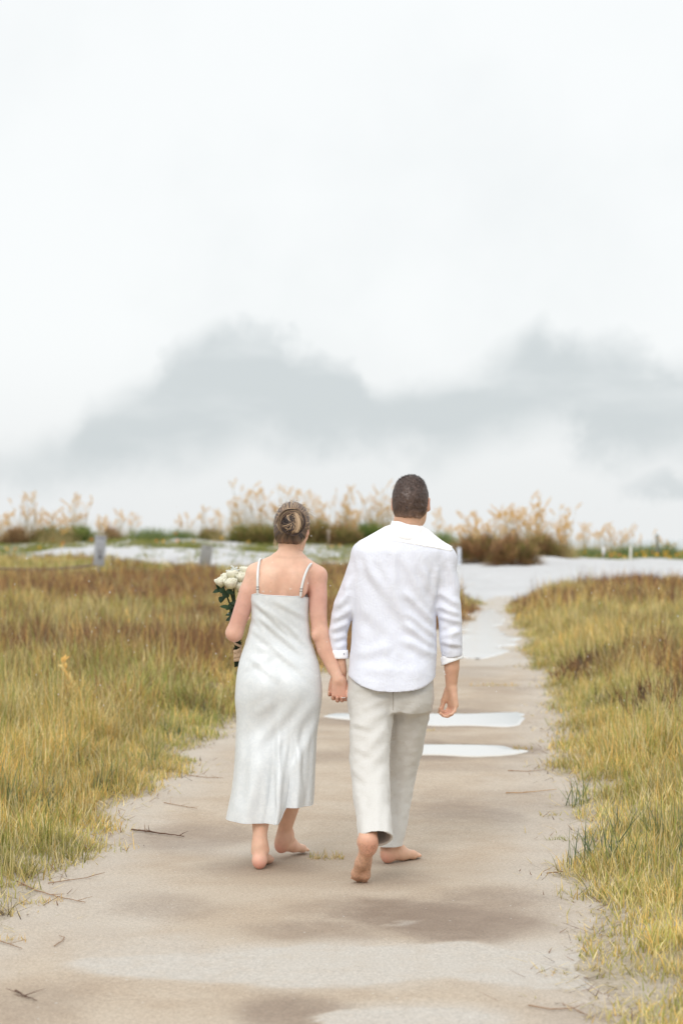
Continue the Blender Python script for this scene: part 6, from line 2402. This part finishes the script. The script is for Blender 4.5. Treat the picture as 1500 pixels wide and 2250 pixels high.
twig([(1115, 1698), (1160, 1699), (1200, 1694)], 0.0028, TW2, "thin runner on the sand right of the nearest puddle", 2)
twig([(1110, 1748), (1150, 1746), (1222, 1737)], 0.0030, srgb(176, 136, 92), "pale tan runner creeping out of the right grass", 2)
twig([(1160, 2215), (1210, 2224), (1260, 2222), (1300, 2244)], 0.0026, TW2, "curved reddish twig on the sand at the lower right", 3)
twig([(1200, 1924), (1230, 1921), (1262, 1916)], 0.0030, TW2, "short runner by the right grass level with the man's foot", 2)
twig([(120, 2084), (138, 2072), (142, 2064), (130, 2060)], 0.0022, TW2, "small curled stem on the sand at the left", 0)


def sand_tuft(px, py, w, h, n, label, cols=(G_straw, G_gold, G_olive)):
    D = dist(py)
    base = P(px, py, D)
    base[2] = float(path_z(base[0], base[1]))
    x = base[0] + rng.uniform(-0.5, 0.5, n) * w
    y = base[1] + rng.normal(0, 0.025, n)
    cols = np.array(cols)
    c = cols[rng.integers(0, len(cols), n)] * rng.uniform(0.75, 1.1, n)[:, None]
    o = blades("grass_tuft", np.stack([x, y, np.maximum(path_z(x, y), ground_h(x, y)) - 0.003], -1) - base, h * rng.uniform(0.4, 1.2, n), 0.0035 * (0.6 + 0.05 * D) * np.ones(n), np.abs(rng.normal(0.75, 0.4, n)), rng.normal(0.3, 0.4, n), c * 0.8, c, 3)
    o.location = base
    tag(o, label, "grass tuft")


sand_tuft(718, 1886, 0.17, 0.055, 80, "low straw coloured tuft on the sand between the couple's feet")
sand_tuft(1148, 1646, 0.14, 0.06, 50, "small yellow tuft at the right tip of the nearest puddle")
sand_tuft(944, 1608, 0.08, 0.035, 24, "tiny tan tuft on the sand between the two puddles")
sand_tuft(1085, 1509, 0.5, 0.07, 90, "flat runner of grass reaching from the right across the far sand", (G_olive, G_straw, G_gold))
sand_tuft(1206, 1795, 0.12, 0.035, 34, "sparse sprouts on the sand right of the man's knees", (G_olive, G_straw))
sand_tuft(1222, 1846, 0.10, 0.04, 30, "small green sprouts at the right edge level with the trouser hems", (G_olive, G_green))
sand_tuft(1212, 2138, 0.10, 0.03, 30, "low tan sprouts on the pale sand at the lower right")
sand_tuft(185, 1870, 0.10, 0.05, 40, "small yellow tuft left of the thick dark stick", (G_straw, G_olive))
sand_tuft(70, 1985, 0.12, 0.045, 50, "straw tuft on the sand below the long bent twig")
sand_tuft(120, 1980, 0.08, 0.04, 30, "tan tuft at the end of the long bent twig", (G_straw, G_gold))
sand_tuft(25, 2068, 0.12, 0.035, 40, "orange tan straw at the left edge of the sand", (G_gold, G_straw))
sand_tuft(6, 2010, 0.10, 0.08, 60, "dark tuft cut by the left border of the sand", (G_olive, G_dark, G_straw))

# drizzle: fine drops hanging in the air
g = Geo()
ico = np.array([[1, 0, 0], [-1, 0, 0], [0, 1, 0], [0, -1, 0], [0, 0, 1.6], [0, 0, -1.6]], float)
icf = np.array([[0, 2, 4], [2, 1, 4], [1, 3, 4], [3, 0, 4], [2, 0, 5], [1, 2, 5], [3, 1, 5], [0, 3, 5]])
for i in range(260):
    D = rng.uniform(6.5, 11.5)
    p = P(rng.uniform(-100, 1600), rng.uniform(1100, 1560), D)
    g.add(ico * rng.uniform(0.0012, 0.0022) + p, icf)
tag(g.build("rain", material("rain_drop", srgb(245, 248, 250), 0.15, spec=0.8)), kind='stuff')
